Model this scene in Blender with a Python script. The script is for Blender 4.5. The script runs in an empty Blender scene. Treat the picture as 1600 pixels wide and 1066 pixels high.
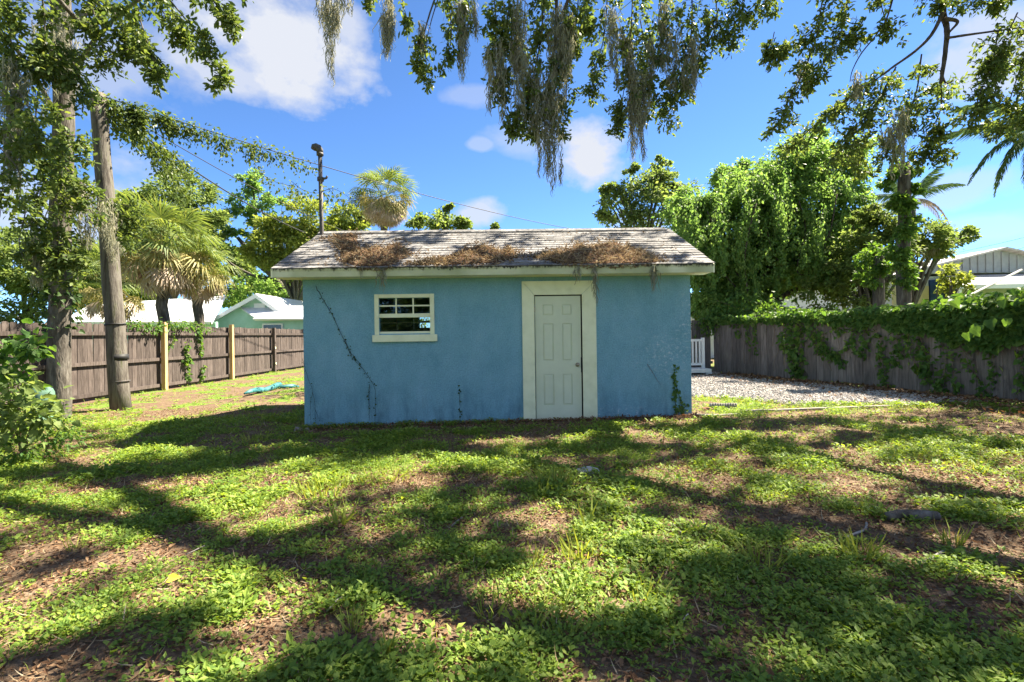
import bpy, math, random
import numpy as np
from mathutils import Vector, Matrix

random.seed(7)
RNG = np.random.default_rng(11)
SC = bpy.context.scene
COL = SC.collection

# ------------------------------------------------------------------ camera
FPX, ROLL, CAMH = 755.0, 0.014, 1.40
cr, sr = math.cos(ROLL), math.sin(ROLL)
cam_d = bpy.data.cameras.new("camera")
cam = bpy.data.objects.new("camera", cam_d)
COL.objects.link(cam)
cam_d.sensor_width = 36.0
cam_d.lens = FPX / 1600 * 36
cam_d.shift_y = -10 / 1600
cam_d.clip_start = 0.05
cam_d.clip_end = 3000
cam.matrix_world = Matrix(((cr, sr, 0, 0), (0, 0, -1, 0), (-sr, cr, 0, CAMH), (0, 0, 0, 1)))
SC.camera = cam

# ------------------------------------------------------------------ sky, sun, exposure
SUN_EL, SUN_AZ = math.radians(52), math.radians(62)      # azimuth from +Y towards +X
SUN = Vector((math.sin(SUN_AZ) * math.cos(SUN_EL), math.cos(SUN_AZ) * math.cos(SUN_EL), math.sin(SUN_EL)))
world = bpy.data.worlds.new("World")
SC.world = world
world.use_nodes = True
SKY_STRENGTH = 0.060
SC.view_settings.view_transform = 'Standard'
SC.view_settings.look = 'None'
SC.view_settings.gamma = 1
SC.view_settings.use_curve_mapping = False
SC.view_settings.exposure = 2.62
sun_d = bpy.data.lights.new("sun", 'SUN')
sun_d.energy = 4.5
sun_d.angle = math.radians(0.55)
sun_d.color = (1.0, 0.90, 0.72)
sun = bpy.data.objects.new("sun", sun_d)
COL.objects.link(sun)
sun.rotation_euler = SUN.to_track_quat('Z', 'Y').to_euler()
SC.cycles.use_denoising = True
SC.cycles.max_bounces = 10
SC.cycles.diffuse_bounces = 5
SC.cycles.transmission_bounces = 6


def at(px, py, Y):
    """world point seen at photo pixel (px, py), Y metres in front of the camera"""
    xc = (px - 800) / FPX * Y
    yc = -(py - 523) / FPX * Y
    return Vector((xc * cr + yc * sr, Y, CAMH - xc * sr + yc * cr))


def build_world():
    nt = world.node_tree
    N, L = nt.nodes, nt.links
    bg = N['Background']
    sk = N.new('ShaderNodeTexSky')
    sk.sky_type = 'NISHITA'
    sk.sun_disc = False
    sk.sun_elevation = SUN_EL
    sk.sun_rotation = SUN_AZ
    sk.air_density, sk.dust_density, sk.ozone_density = 0.50, 0.0, 7.5
    tc = N.new('ShaderNodeTexCoord')
    gen = tc.outputs['Generated']

    def math_(op, a, b=None, clamp=False):
        n = N.new('ShaderNodeMath'); n.operation = op; n.use_clamp = clamp
        for i, v in enumerate((a, b)):
            if v is None: continue
            if isinstance(v, (int, float)): n.inputs[i].default_value = v
            else: L.new(v, n.inputs[i])
        return n.outputs[0]

    def dot_(vec):
        n = N.new('ShaderNodeVectorMath'); n.operation = 'DOT_PRODUCT'
        L.new(gen, n.inputs[0]); n.inputs[1].default_value = vec
        return n.outputs['Value']

    def noise_(scale, detail, rough, off=0.0):
        m = N.new('ShaderNodeMapping'); m.inputs['Location'].default_value = (off, off * .7, off * .3)
        m.inputs['Scale'].default_value = (1, 1, 1.5)
        L.new(gen, m.inputs['Vector'])
        n = N.new('ShaderNodeTexNoise'); n.inputs['Scale'].default_value = scale
        n.inputs['Detail'].default_value = detail; n.inputs['Roughness'].default_value = rough
        L.new(m.outputs[0], n.inputs['Vector'])
        return n.outputs['Fac']
    n1 = noise_(7.0, 7, .58)
    n2 = noise_(2.6, 6, .55, 3.1)
    total = None
    # (pixel x, pixel y, half width px, half height px, amount)
    for (px, py, a, b, amt) in ((440, 60, 125, 72, 1.0), (335, 108, 75, 34, .8), (540, 30, 50, 48, .8), (915, 250, 58, 46, 1.0), (735, 335, 52, 26, .8),
                                (826, 215, 55, 26, .38), (738, 147, 46, 14, .32), (752, 226, 20, 10, .4), (1470, 300, 80, 24, .45),
                                (1540, 355, 60, 18, .4), (1590, 70, 70, 55, .75), (60, 320, 150, 80, .7), (560, 390, 90, 24, .45),
                                (180, 100, 90, 60, .5), (1010, 345, 60, 22, .4)):
        d = (at(px, py, 10) - Vector((0, 0, CAMH))).normalized()
        u = Vector((0, 0, 1)); r = d.cross(u).normalized(); u = r.cross(d).normalized()
        sx, sy = a / FPX, b / FPX
        x = math_('DIVIDE', dot_(r), sx)
        y = math_('DIVIDE', dot_(u), sy)
        x2 = math_('MULTIPLY', x, x); y2 = math_('MULTIPLY', y, y)
        dist = math_('SQRT', math_('ADD', x2, y2))
        f = math_('ADD', math_('SUBTRACT', 1.0, dist), math_('MULTIPLY', math_('SUBTRACT', n1, .5), 2.6))
        f = math_('MULTIPLY', f, 1.7, True)
        front = math_('GREATER_THAN', dot_(d), 0.3)
        f = math_('MULTIPLY', math_('MULTIPLY', f, front), amt)
        total = f if total is None else math_('MAXIMUM', total, f)
    # denser cumulus added over the unseen dome, as white fill for the shade
    g = math_('MULTIPLY', math_('SUBTRACT', n2, .455), 8.0, True)
    away = math_('MULTIPLY', math_('SUBTRACT', .62, dot_(Vector((0, 1, 0)))), 6.0, True)
    total = math_('MAXIMUM', total, math_('MULTIPLY', g, away))
    mix = N.new('ShaderNodeMix'); mix.data_type = 'RGBA'
    L.new(total, mix.inputs['Factor'])
    tint = N.new('ShaderNodeMix'); tint.data_type = 'RGBA'; tint.blend_type = 'MULTIPLY'; tint.inputs['Factor'].default_value = 1
    L.new(sk.outputs[0], tint.inputs[6]); tint.inputs[7].default_value = (.85, .965, .975, 1)
    L.new(tint.outputs[2], mix.inputs[6])
    mix.inputs[7].default_value = (2.2, 2.3, 2.55, 1)
    L.new(mix.outputs[2], bg.inputs['Color'])
    bg.inputs['Strength'].default_value = SKY_STRENGTH


build_world()


# ------------------------------------------------------------------ materials
def lin(r, g, b):
    f = lambda c: (c / 255 / 12.92) if c <= 10 else ((c / 255 + .055) / 1.055) ** 2.4
    return (f(r), f(g), f(b), 1)


def C4(c):
    return tuple(c) + (1,) if len(c) == 3 else tuple(c)


def new_mat(name):
    m = bpy.data.materials.new(name); m.use_nodes = True
    nt = m.node_tree
    return m, nt.nodes, nt.links, nt.nodes['Principled BSDF']


def ramp(N, stops):
    r = N.new('ShaderNodeValToRGB')
    e = r.color_ramp.elements
    while len(e) < len(stops): e.new(0.5)
    for i, (p, c) in enumerate(stops):
        e[i].position = p; e[i].color = C4(c)
    return r


def pm(name, cols, scale=6, rough=.8, bump=.2, bscale=40, stretch=(1, 1, 1), detail=6, obj_rnd=0.0, spec=.3, metal=0, coord='Object', spread=.35):
    """noise-coloured matte material with fine relief"""
    m, N, L, b = new_mat(name)
    tc = N.new('ShaderNodeTexCoord'); mp = N.new('ShaderNodeMapping')
    mp.inputs['Scale'].default_value = stretch
    L.new(tc.outputs[coord], mp.inputs['Vector'])
    vec = mp.outputs[0]
    if obj_rnd:
        oi = N.new('ShaderNodeObjectInfo')
        ad = N.new('ShaderNodeVectorMath'); ad.operation = 'ADD'
        sc_ = N.new('ShaderNodeMath'); sc_.operation = 'MULTIPLY'; sc_.inputs[1].default_value = 37.0
        L.new(oi.outputs['Random'], sc_.inputs[0]); L.new(vec, ad.inputs[0]); L.new(sc_.outputs[0], ad.inputs[1])
        vec = ad.outputs[0]
    n = N.new('ShaderNodeTexNoise'); n.inputs['Scale'].default_value = scale; n.inputs['Detail'].default_value = detail
    n.inputs['Roughness'].default_value = .62
    L.new(vec, n.inputs['Vector'])
    k = len(cols)
    stops = [(.5 - spread / 2 + spread * i / max(1, k - 1), c) for i, c in enumerate(cols)]
    rp = ramp(N, stops); L.new(n.outputs['Fac'], rp.inputs[0])
    out = rp.outputs[0]
    if obj_rnd:
        hs = N.new('ShaderNodeHueSaturation')
        mr = N.new('ShaderNodeMapRange'); mr.inputs['To Min'].default_value = 1 - obj_rnd; mr.inputs['To Max'].default_value = 1 + obj_rnd
        L.new(oi.outputs['Random'], mr.inputs['Value']); L.new(mr.outputs[0], hs.inputs['Value']); L.new(out, hs.inputs['Color'])
        out = hs.outputs[0]
    L.new(out, b.inputs['Base Color'])
    b.inputs['Roughness'].default_value = rough
    b.inputs['Specular IOR Level'].default_value = spec
    b.inputs['Metallic'].default_value = metal
    if bump:
        n2 = N.new('ShaderNodeTexNoise'); n2.inputs['Scale'].default_value = bscale; n2.inputs['Detail'].default_value = 4
        L.new(vec, n2.inputs['Vector'])
        bp = N.new('ShaderNodeBump'); bp.inputs['Strength'].default_value = bump; bp.inputs['Distance'].default_value = .02
        L.new(n2.outputs['Fac'], bp.inputs['Height']); L.new(bp.outputs[0], b.inputs['Normal'])
    return m


def leafmat(name, cols, trans=.45, tcol=None, rough=.5, clump=0.9, var=.25, spec=.15):
    """leaf: colour differs leaf by leaf and bough by bough; light shines through"""
    m, N, L, b = new_mat(name)
    ge = N.new('ShaderNodeNewGeometry'); tc = N.new('ShaderNodeTexCoord')
    n = N.new('ShaderNodeTexNoise'); n.inputs['Scale'].default_value = clump; n.inputs['Detail'].default_value = 3
    L.new(tc.outputs['Object'], n.inputs['Vector'])
    a1 = N.new('ShaderNodeMath'); a1.operation = 'MULTIPLY_ADD'
    L.new(ge.outputs['Random Per Island'], a1.inputs[0]); a1.inputs[1].default_value = .6
    a2 = N.new('ShaderNodeMath'); a2.operation = 'MULTIPLY'; a2.inputs[1].default_value = .45
    L.new(n.outputs['Fac'], a2.inputs[0]); L.new(a2.outputs[0], a1.inputs[2])
    k = len(cols)
    rp = ramp(N, [(i / max(1, k - 1), c) for i, c in enumerate(cols)])
    L.new(a1.outputs[0], rp.inputs[0])
    L.new(rp.outputs[0], b.inputs['Base Color'])
    b.inputs['Roughness'].default_value = rough
    b.inputs['Specular IOR Level'].default_value = spec
    if trans:
        t = N.new('ShaderNodeBsdfTranslucent')
        hs = N.new('ShaderNodeMix'); hs.data_type = 'RGBA'; hs.blend_type = 'MULTIPLY'; hs.inputs['Factor'].default_value = 1
        L.new(rp.outputs[0], hs.inputs[6]); hs.inputs[7].default_value = C4(tcol or (1.5, 1.35, .55))
        L.new(hs.outputs[2], t.inputs['Color'])
        mx = N.new('ShaderNodeMixShader'); mx.inputs[0].default_value = trans
        L.new(b.outputs[0], mx.inputs[1]); L.new(t.outputs[0], mx.inputs[2])
        L.new(mx.outputs[0], N['Material Output'].inputs['Surface'])
    return m


# ------------------------------------------------------------------ mesh helpers
def np_mesh(name, V, F, smooth=False):
    V = np.ascontiguousarray(V, dtype=np.float32); F = np.ascontiguousarray(F, dtype=np.int32)
    me = bpy.data.meshes.new(name)
    M, k = F.shape
    me.vertices.add(len(V)); me.vertices.foreach_set('co', V.ravel())
    me.loops.add(M * k); me.loops.foreach_set('vertex_index', F.ravel())
    me.polygons.add(M); me.polygons.foreach_set('loop_start', np.arange(0, M * k, k, dtype=np.int32))
    me.polygons.foreach_set('use_smooth', np.full(M, smooth, dtype=bool))
    me.update(calc_edges=True)
    return me


def obj(name, me, mat=None, parent=None):
    o = bpy.data.objects.new(name, me); COL.objects.link(o)
    if mat is not None and not me.materials: me.materials.append(mat)
    if parent is not None: o.parent = parent
    return o


def tag(o, label=None, cat=None, group=None, kind=None):
    for k, v in (('label', label), ('category', cat), ('group', group), ('kind', kind)):
        if v: o[k] = v
    return o


def empty(name, loc, rz=0.0):
    o = bpy.data.objects.new(name, None); COL.objects.link(o)
    o.location = loc; o.rotation_euler = (0, 0, rz); o.empty_display_size = .2
    return o


class MB:
    def __init__(self): self.v = []; self.f = []

    def box(self, x0, x1, y0, y1, z0, z1, M=None):
        n = len(self.v)
        for z in (z0, z1):
            for (x, y) in ((x0, y0), (x1, y0), (x1, y1), (x0, y1)):
                p = Vector((x, y, z)); self.v.append(M @ p if M else p)
        for q in ((3, 2, 1, 0), (4, 5, 6, 7), (0, 1, 5, 4), (1, 2, 6, 5), (2, 3, 7, 6), (3, 0, 4, 7)):
            self.f.append([n + i for i in q])
        return self

    def prism(self, poly, y0, y1, axis='y', M=None):
        """polygon in (x,z), extruded along y (counter-clockwise seen from -y)"""
        n = len(self.v); k = len(poly)
        for y in (y0, y1):
            for (a, c) in poly:
                p = Vector((a, y, c)) if axis == 'y' else Vector((y, a, c))
                self.v.append(M @ p if M else p)
        self.f.append([n + i for i in range(k)]); self.f.append([n + k + i for i in reversed(range(k))])
        for i in range(k):
            j = (i + 1) % k
            self.f.append([n + j, n + i, n + k + i, n + k + j])
        return self

    def tube(self, pts, rad, seg=6, cap=True, jit=0.0):
        pts = [Vector(p) for p in pts]
        if isinstance(rad, (int, float)): rad = [rad] * len(pts)
        n = len(self.v)
        ref = Vector((0.31, 0.83, 0.46))
        for i, p in enumerate(pts):
            t = (pts[min(i + 1, len(pts) - 1)] - pts[max(i - 1, 0)])
            t = t.normalized() if t.length > 1e-9 else Vector((0, 0, 1))
            if abs(t.dot(ref)) > .95: ref = Vector((0.9, -0.3, 0.2))
            a = t.cross(ref).normalized(); b = t.cross(a)
            for s in range(seg):
                an = 2 * math.pi * s / seg
                r = rad[i] * (1 + random.uniform(-jit, jit))
                self.v.append(p + a * (math.cos(an) * r) + b * (math.sin(an) * r))
        for i in range(len(pts) - 1):
            for s in range(seg):
                s2 = (s + 1) % seg
                self.f.append([n + i * seg + s, n + i * seg + s2, n + (i + 1) * seg + s2, n + (i + 1) * seg + s])
        if cap:
            self.f.append([n + s for s in reversed(range(seg))])
            self.f.append([n + (len(pts) - 1) * seg + s for s in range(seg)])
        return self

    def build(self, name, mat, parent=None, smooth=False, bevel=0.0):
        me = bpy.data.meshes.new(name)
        me.from_pydata([tuple(v) for v in self.v], [], self.f)
        if smooth: me.polygons.foreach_set('use_smooth', [True] * len(me.polygons))
        me.update()
        o = obj(name, me, mat, parent)
        if bevel:
            md = o.modifiers.new('bevel', 'BEVEL'); md.width = bevel; md.segments = 2; md.limit_method = 'ANGLE'
        return o


def wiggle(a, b, n=6, amp=.1, sag=0.0):
    a, b = Vector(a), Vector(b); out = []
    for i in range(n + 1):
        t = i / n
        p = a.lerp(b, t); p.z -= sag * 4 * t * (1 - t)
        if 0 < i < n: p += Vector((random.gauss(0, amp), random.gauss(0, amp), random.gauss(0, amp)))
        out.append(p)
    return out


def spline(pts, n=6):
    """Catmull-Rom through the points"""
    P = [Vector(p) for p in pts]; P = [P[0] * 2 - P[1]] + P + [P[-1] * 2 - P[-2]]; out = []
    for i in range(1, len(P) - 2):
        for k in range(n):
            t = k / n; a, b, c, d = P[i - 1:i + 3]
            out.append(.5 * (2 * b + (c - a) * t + (2 * a - 5 * b + 4 * c - d) * t * t + (3 * b - a - 3 * c + d) * t ** 3))
    out.append(P[-2]); return out


# leaf templates: (vertices (side, along, up), triangles)
T_OVAL = (np.array([(0, 0, 0), (-.24, .42, .07), (.24, .42, .07), (0, .5, 0), (0, 1, -.05)]), np.array([(0, 3, 1), (0, 2, 3), (1, 3, 4), (3, 2, 4)]))
T_FAR = (np.array([(0, 0, 0), (.3, .5, .06), (0, 1, -.06), (-.3, .5, .06)]), np.array([(0, 1, 2), (0, 2, 3)]))
T_OAK = (np.array([(0, 0, 0), (-.20, .38, .05), (.20, .38, .05), (-.15, .78, .02), (.15, .78, .02), (0, 1, -.04)]), np.array([(0, 2, 1), (1, 2, 4), (1, 4, 3), (3, 4, 5)]))
T_ROUND = (np.array([(0, 0, 0), (-.34, .35, .06), (.34, .35, .06), (-.27, .78, .03), (.27, .78, .03), (0, 1, -.05)]), np.array([(0, 2, 1), (1, 2, 4), (1, 4, 3), (3, 4, 5)]))
T_SLIM = (np.array([(0, 0, 0), (.17, .5, .05), (0, 1, -.04), (-.17, .5, .05)]), np.array([(0, 1, 2), (0, 2, 3)]))
T_HEART = (np.array([(0, 0, 0), (-.30, -.10, .03), (-.46, .22, .08), (-.22, .68, .03), (0, 1, -.10), (.22, .68, .03), (.46, .22, .08), (.30, -.10, .03), (0, .5, -.03)]),
           np.array([(0, 8, 1), (1, 8, 2), (2, 8, 3), (3, 8, 4), (4, 8, 5), (5, 8, 6), (6, 8, 7), (7, 8, 0)]))
T_CURL = (np.array([(0, 0, 0), (-.26, .5, .16), (.26, .5, .16), (0, .55, 0), (0, 1, .18)]), np.array([(0, 3, 1), (0, 2, 3), (1, 3, 4), (3, 2, 4)]))
T_BLADE = (np.array([(-.035, 0, 0), (.035, 0, 0), (-.03, .5, .08), (.03, .5, .08), (0, 1, .32)]), np.array([(0, 1, 3), (0, 3, 2), (2, 3, 4)]))


def unit(a):
    return a / np.maximum(np.linalg.norm(a, axis=1, keepdims=True), 1e-9)


def leaf_geo(P, A, Nn, S, T):
    P = np.asarray(P, float); A = unit(np.asarray(A, float)); Nn = np.asarray(Nn, float)
    side = unit(np.cross(A, Nn)); up = np.cross(side, A)
    tv, tf = T
    S = np.asarray(S, float).reshape(-1, 1, 1)
    V = P[:, None, :] + S * (tv[None, :, 0:1] * side[:, None, :] + tv[None, :, 1:2] * A[:, None, :] + tv[None, :, 2:3] * up[:, None, :])
    F = tf[None] + (np.arange(len(P)) * len(tv))[:, None, None]
    return V.reshape(-1, 3), F.reshape(-1, 3)


def leaves(name, P, A, Nn, S, T, mat, parent=None):
    V, F = leaf_geo(P, A, Nn, S, T)
    return obj(name, np_mesh(name, V, F), mat, parent)


def rdir(n):
    return unit(RNG.normal(size=(n, 3)))


# smooth value noise for placement
def vnoise(x, y, seed=0):
    xi = np.floor(x).astype(int); yi = np.floor(y).astype(int); fx = x - xi; fy = y - yi
    fx = fx * fx * (3 - 2 * fx); fy = fy * fy * (3 - 2 * fy)
    def h(i, j):
        n = (i * 374761393 + j * 668265263 + seed * 1442695041) & 0x7fffffff
        n = ((n ^ (n >> 13)) * 1274126177) & 0x7fffffff
        return ((n ^ (n >> 16)) & 0xffff) / 65535.0
    return (h(xi, yi) * (1 - fx) + h(xi + 1, yi) * fx) * (1 - fy) + (h(xi, yi + 1) * (1 - fx) + h(xi + 1, yi + 1) * fx) * fy


def fbm(x, y, seed=0, o=4):
    s = 0; a = .5
    for i in range(o):
        s = s + a * vnoise(x * 2 ** i + 17.3 * i, y * 2 ** i - 9.1 * i, seed + i); a *= .5
    return s / (1 - .5 ** o)


def smooth(a, b, x):
    t = np.clip((x - a) / (b - a), 0, 1); return t * t * (3 - 2 * t)


# ------------------------------------------------------------------ ground
def gz(x, y):
    x = np.asarray(x, float); y = np.asarray(y, float)
    base = np.clip(.0165 * x + .022, -.04, .105)
    return base + .05 * (fbm(x * .55, y * .55, 3) - .5) * smooth(0.0, 1.0, np.abs(y - 9) + 0 * x - 1.6 + 1.2 * (np.abs(x) > 3.6))


SHED_O = Vector((-0.22, 7.70, 0)); SHED_R = .014


def gpoint(px, py):
    """ground point at a photo pixel"""
    z = 0.0
    for _ in range(4):
        hor = 523 - (px - 800) * sr
        Y = FPX * (CAMH - z) / max(1.0, (py - hor))
        p = at(px, py, Y); z = float(gz(p.x, p.y))
    return Vector((p.x, p.y, z))


# bare earth patches: photo pixel, radii in metres (x, y), strength
BARE = [(gpoint(*p), rx, ry, s) for (p, rx, ry, s) in (
    ((190, 760), 1.0, .35, .9), ((120, 800), 1.3, .4, .6), ((140, 880), .9, .28, .9), ((330, 860), .7, .18, .6), ((60, 840), 1.2, .5, .5),
    ((60, 1040), .8, .25, .8), ((420, 1010), .5, .2, .7), ((560, 1000), .6, .22, .7), ((700, 910), .35, .25, .8), ((640, 880), .8, .2, .7),
    ((760, 960), .7, .16, .6), ((980, 890), .3, .14, .6), ((1010, 930), .5, .12, .4), ((1290, 815), .6, .25, .9), ((1420, 830), 1.0, .3, .9),
    ((1480, 860), 1.0, .25, .8), ((1400, 745), 1.0, .4, .7), ((1500, 770), .9, .35, .6), ((1570, 665), 1.5, .8, 1.0), ((1480, 650), 1.2, .3, .9),
    ((1130, 955), .3, .10, .5), ((1160, 985), .35, .08, .5), ((1540, 935), .5, .2, .6), ((250, 650), 1.3, .5, .7), ((200, 625), 1.5, .5, .7),
    ((300, 590), 1.6, 1.5, .6), ((600, 672), 2.0, .22, 1.0), ((800, 665), 1.8, .2, .8), ((1000, 655), 1.6, .22, 1.0), ((480, 690), .6, .2, .7),
    ((850, 780), .8, .3, .4), ((650, 760), .9, .3, .5), ((1330, 650), .8, .25, .5), ((60, 700), .9, .5, .8), ((420, 612), .5, .25, .5))]


def cover(x, y):
    """0 bare earth and litter .. 1 closed green cover"""
    c = smooth(.39, .60, fbm(x * 1.7 + 5, y * 1.7, 21, 5))
    c = .22 + .78 * c
    for (p, rx, ry, s) in BARE:
        d = np.sqrt(((x - p.x) / rx) ** 2 + ((y - p.y) / ry) ** 2) + (fbm(x * 3, y * 3, 5, 4) - .5) * 1.9
        c = c * (1 - .95 * s * (1 - smooth(.45, 1.3, d)))
    c = c * (.35 + .65 * smooth(.34, .54, fbm(x * 4.1, y * 4.1, 8, 4)))
    return np.clip(c, 0, 1)


def axis_coords(a, b, step, far, grow=1.35):
    c = list(np.arange(a, b + 1e-6, step)); s = step
    while c[-1] < far: s *= grow; c.append(c[-1] + s)
    s = step
    while c[0] > -far: s *= grow; c.insert(0, c[0] - s)
    return np.array(c)


def ground():
    xs = axis_coords(-12.5, 11.5, .09, 900); ys = axis_coords(1.0, 20, .09, 900)
    X, Y = np.meshgrid(xs, ys)
    near = (np.abs(X) < 40) & (np.abs(Y) < 60)
    Z = np.where(near, gz(X, Y), np.clip(.0165 * X + .022, -.04, .105))
    Z = Z + np.where(near, .010 * (fbm(X * 4, Y * 4, 31, 3) - .5), 0)
    V = np.stack([X, Y, Z], -1).reshape(-1, 3)
    nx = len(xs); ny = len(ys)
    i = np.arange(nx * ny).reshape(ny, nx)
    F = np.stack([i[:-1, :-1], i[:-1, 1:], i[1:, 1:], i[1:, :-1]], -1).reshape(-1, 4)
    me = np_mesh('ground', V, F, True)
    cov = np.where((np.abs(X) < 14) & (np.abs(Y) < 30), cover(X, Y), .7)
    at_ = me.attributes.new('cover', 'FLOAT', 'POINT'); at_.data.foreach_set('value', cov.astype(np.float32).ravel())
    m, N, L, b = new_mat('soil_and_weeds')
    tc = N.new('ShaderNodeTexCoord')
    def nz(s, d=6, r=.65):
        n = N.new('ShaderNodeTexNoise'); n.inputs['Scale'].default_value = s; n.inputs['Detail'].default_value = d; n.inputs['Roughness'].default_value = r
        L.new(tc.outputs['Object'], n.inputs['Vector']); return n.outputs['Fac']
    soil = ramp(N, [(.30, (.035, .024, .016)), (.45, (.09, .064, .043)), (.6, (.17, .128, .09)), (.75, (.27, .215, .16))])
    L.new(nz(9, 9, .75), soil.inputs[0])
    bits = ramp(N, [(.3, (.02, .014, .01)), (.5, (.11, .07, .042)), (.62, (.22, .15, .095)), (.8, (.06, .038, .026))])
    L.new(nz(60, 4, .7), bits.inputs[0])
    mx = N.new('ShaderNodeMix'); mx.data_type = 'RGBA'; mx.inputs['Factor'].default_value = .55
    L.new(soil.outputs[0], mx.inputs[6]); L.new(bits.outputs[0], mx.inputs[7])
    green = ramp(N, [(.3, (.045, .08, .012)), (.55, (.11, .17, .028)), (.75, (.20, .23, .05))])
    L.new(nz(28, 6, .7), green.inputs[0])
    av = N.new('ShaderNodeAttribute'); av.attribute_name = 'cover'
    ad = N.new('ShaderNodeMath'); ad.operation = 'MULTIPLY_ADD'; ad.inputs[1].default_value = 1.0
    nn = N.new('ShaderNodeMath'); nn.operation = 'MULTIPLY_ADD'; nn.inputs[1].default_value = 1.3; nn.inputs[2].default_value = -.80
    L.new(nz(14, 5, .7), nn.inputs[0]); L.new(av.outputs['Fac'], ad.inputs[0]); L.new(nn.outputs[0], ad.inputs[2])
    st = ramp(N, [(.28, (0, 0, 0)), (.55, (1, 1, 1))]); L.new(ad.outputs[0], st.inputs[0])
    m2 = N.new('ShaderNodeMix'); m2.data_type = 'RGBA'
    L.new(st.outputs[0], m2.inputs['Factor']); L.new(mx.outputs[2], m2.inputs[6]); L.new(green.outputs[0], m2.inputs[7])
    L.new(m2.outputs[2], b.inputs['Base Color']); b.inputs['Roughness'].default_value = .95; b.inputs['Specular IOR Level'].default_value = .1
    bp = N.new('ShaderNodeBump'); bp.inputs['Strength'].default_value = .35; bp.inputs['Distance'].default_value = .01
    L.new(nz(45, 6, .75), bp.inputs['Height']); L.new(bp.outputs[0], b.inputs['Normal'])
    o = obj('ground', me, m); tag(o, kind='structure')


ground()

# ------------------------------------------------------------------ shed
M_trim = pm('cream_trim_paint', [(.63, .65, .43), (.70, .72, .49), (.74, .76, .53)], 5, .6, .05, 30)
M_door = pm('door_paint', [(.54, .58, .42), (.60, .64, .47)], 3, .5, .04, 60)
M_dark = pm('dark_gap', [(.02, .02, .02), (.03, .03, .03)], 5, .9, 0)
M_inside = pm('shed_inside', [(.10, .09, .08), (.16, .14, .12)], 3, .9, 0)
M_metal = pm('galvanised_pipe', [(.035, .035, .038), (.07, .068, .068), (.06, .045, .038)], 9, .6, .1, 50)
M_knob = pm('old_brass', [(.30, .25, .18), (.42, .36, .26)], 40, .35, 0, metal=.8)
M_black = pm('black_rubber', [(.012, .012, .013), (.02, .02, .02)], 9, .6, 0)


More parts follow.
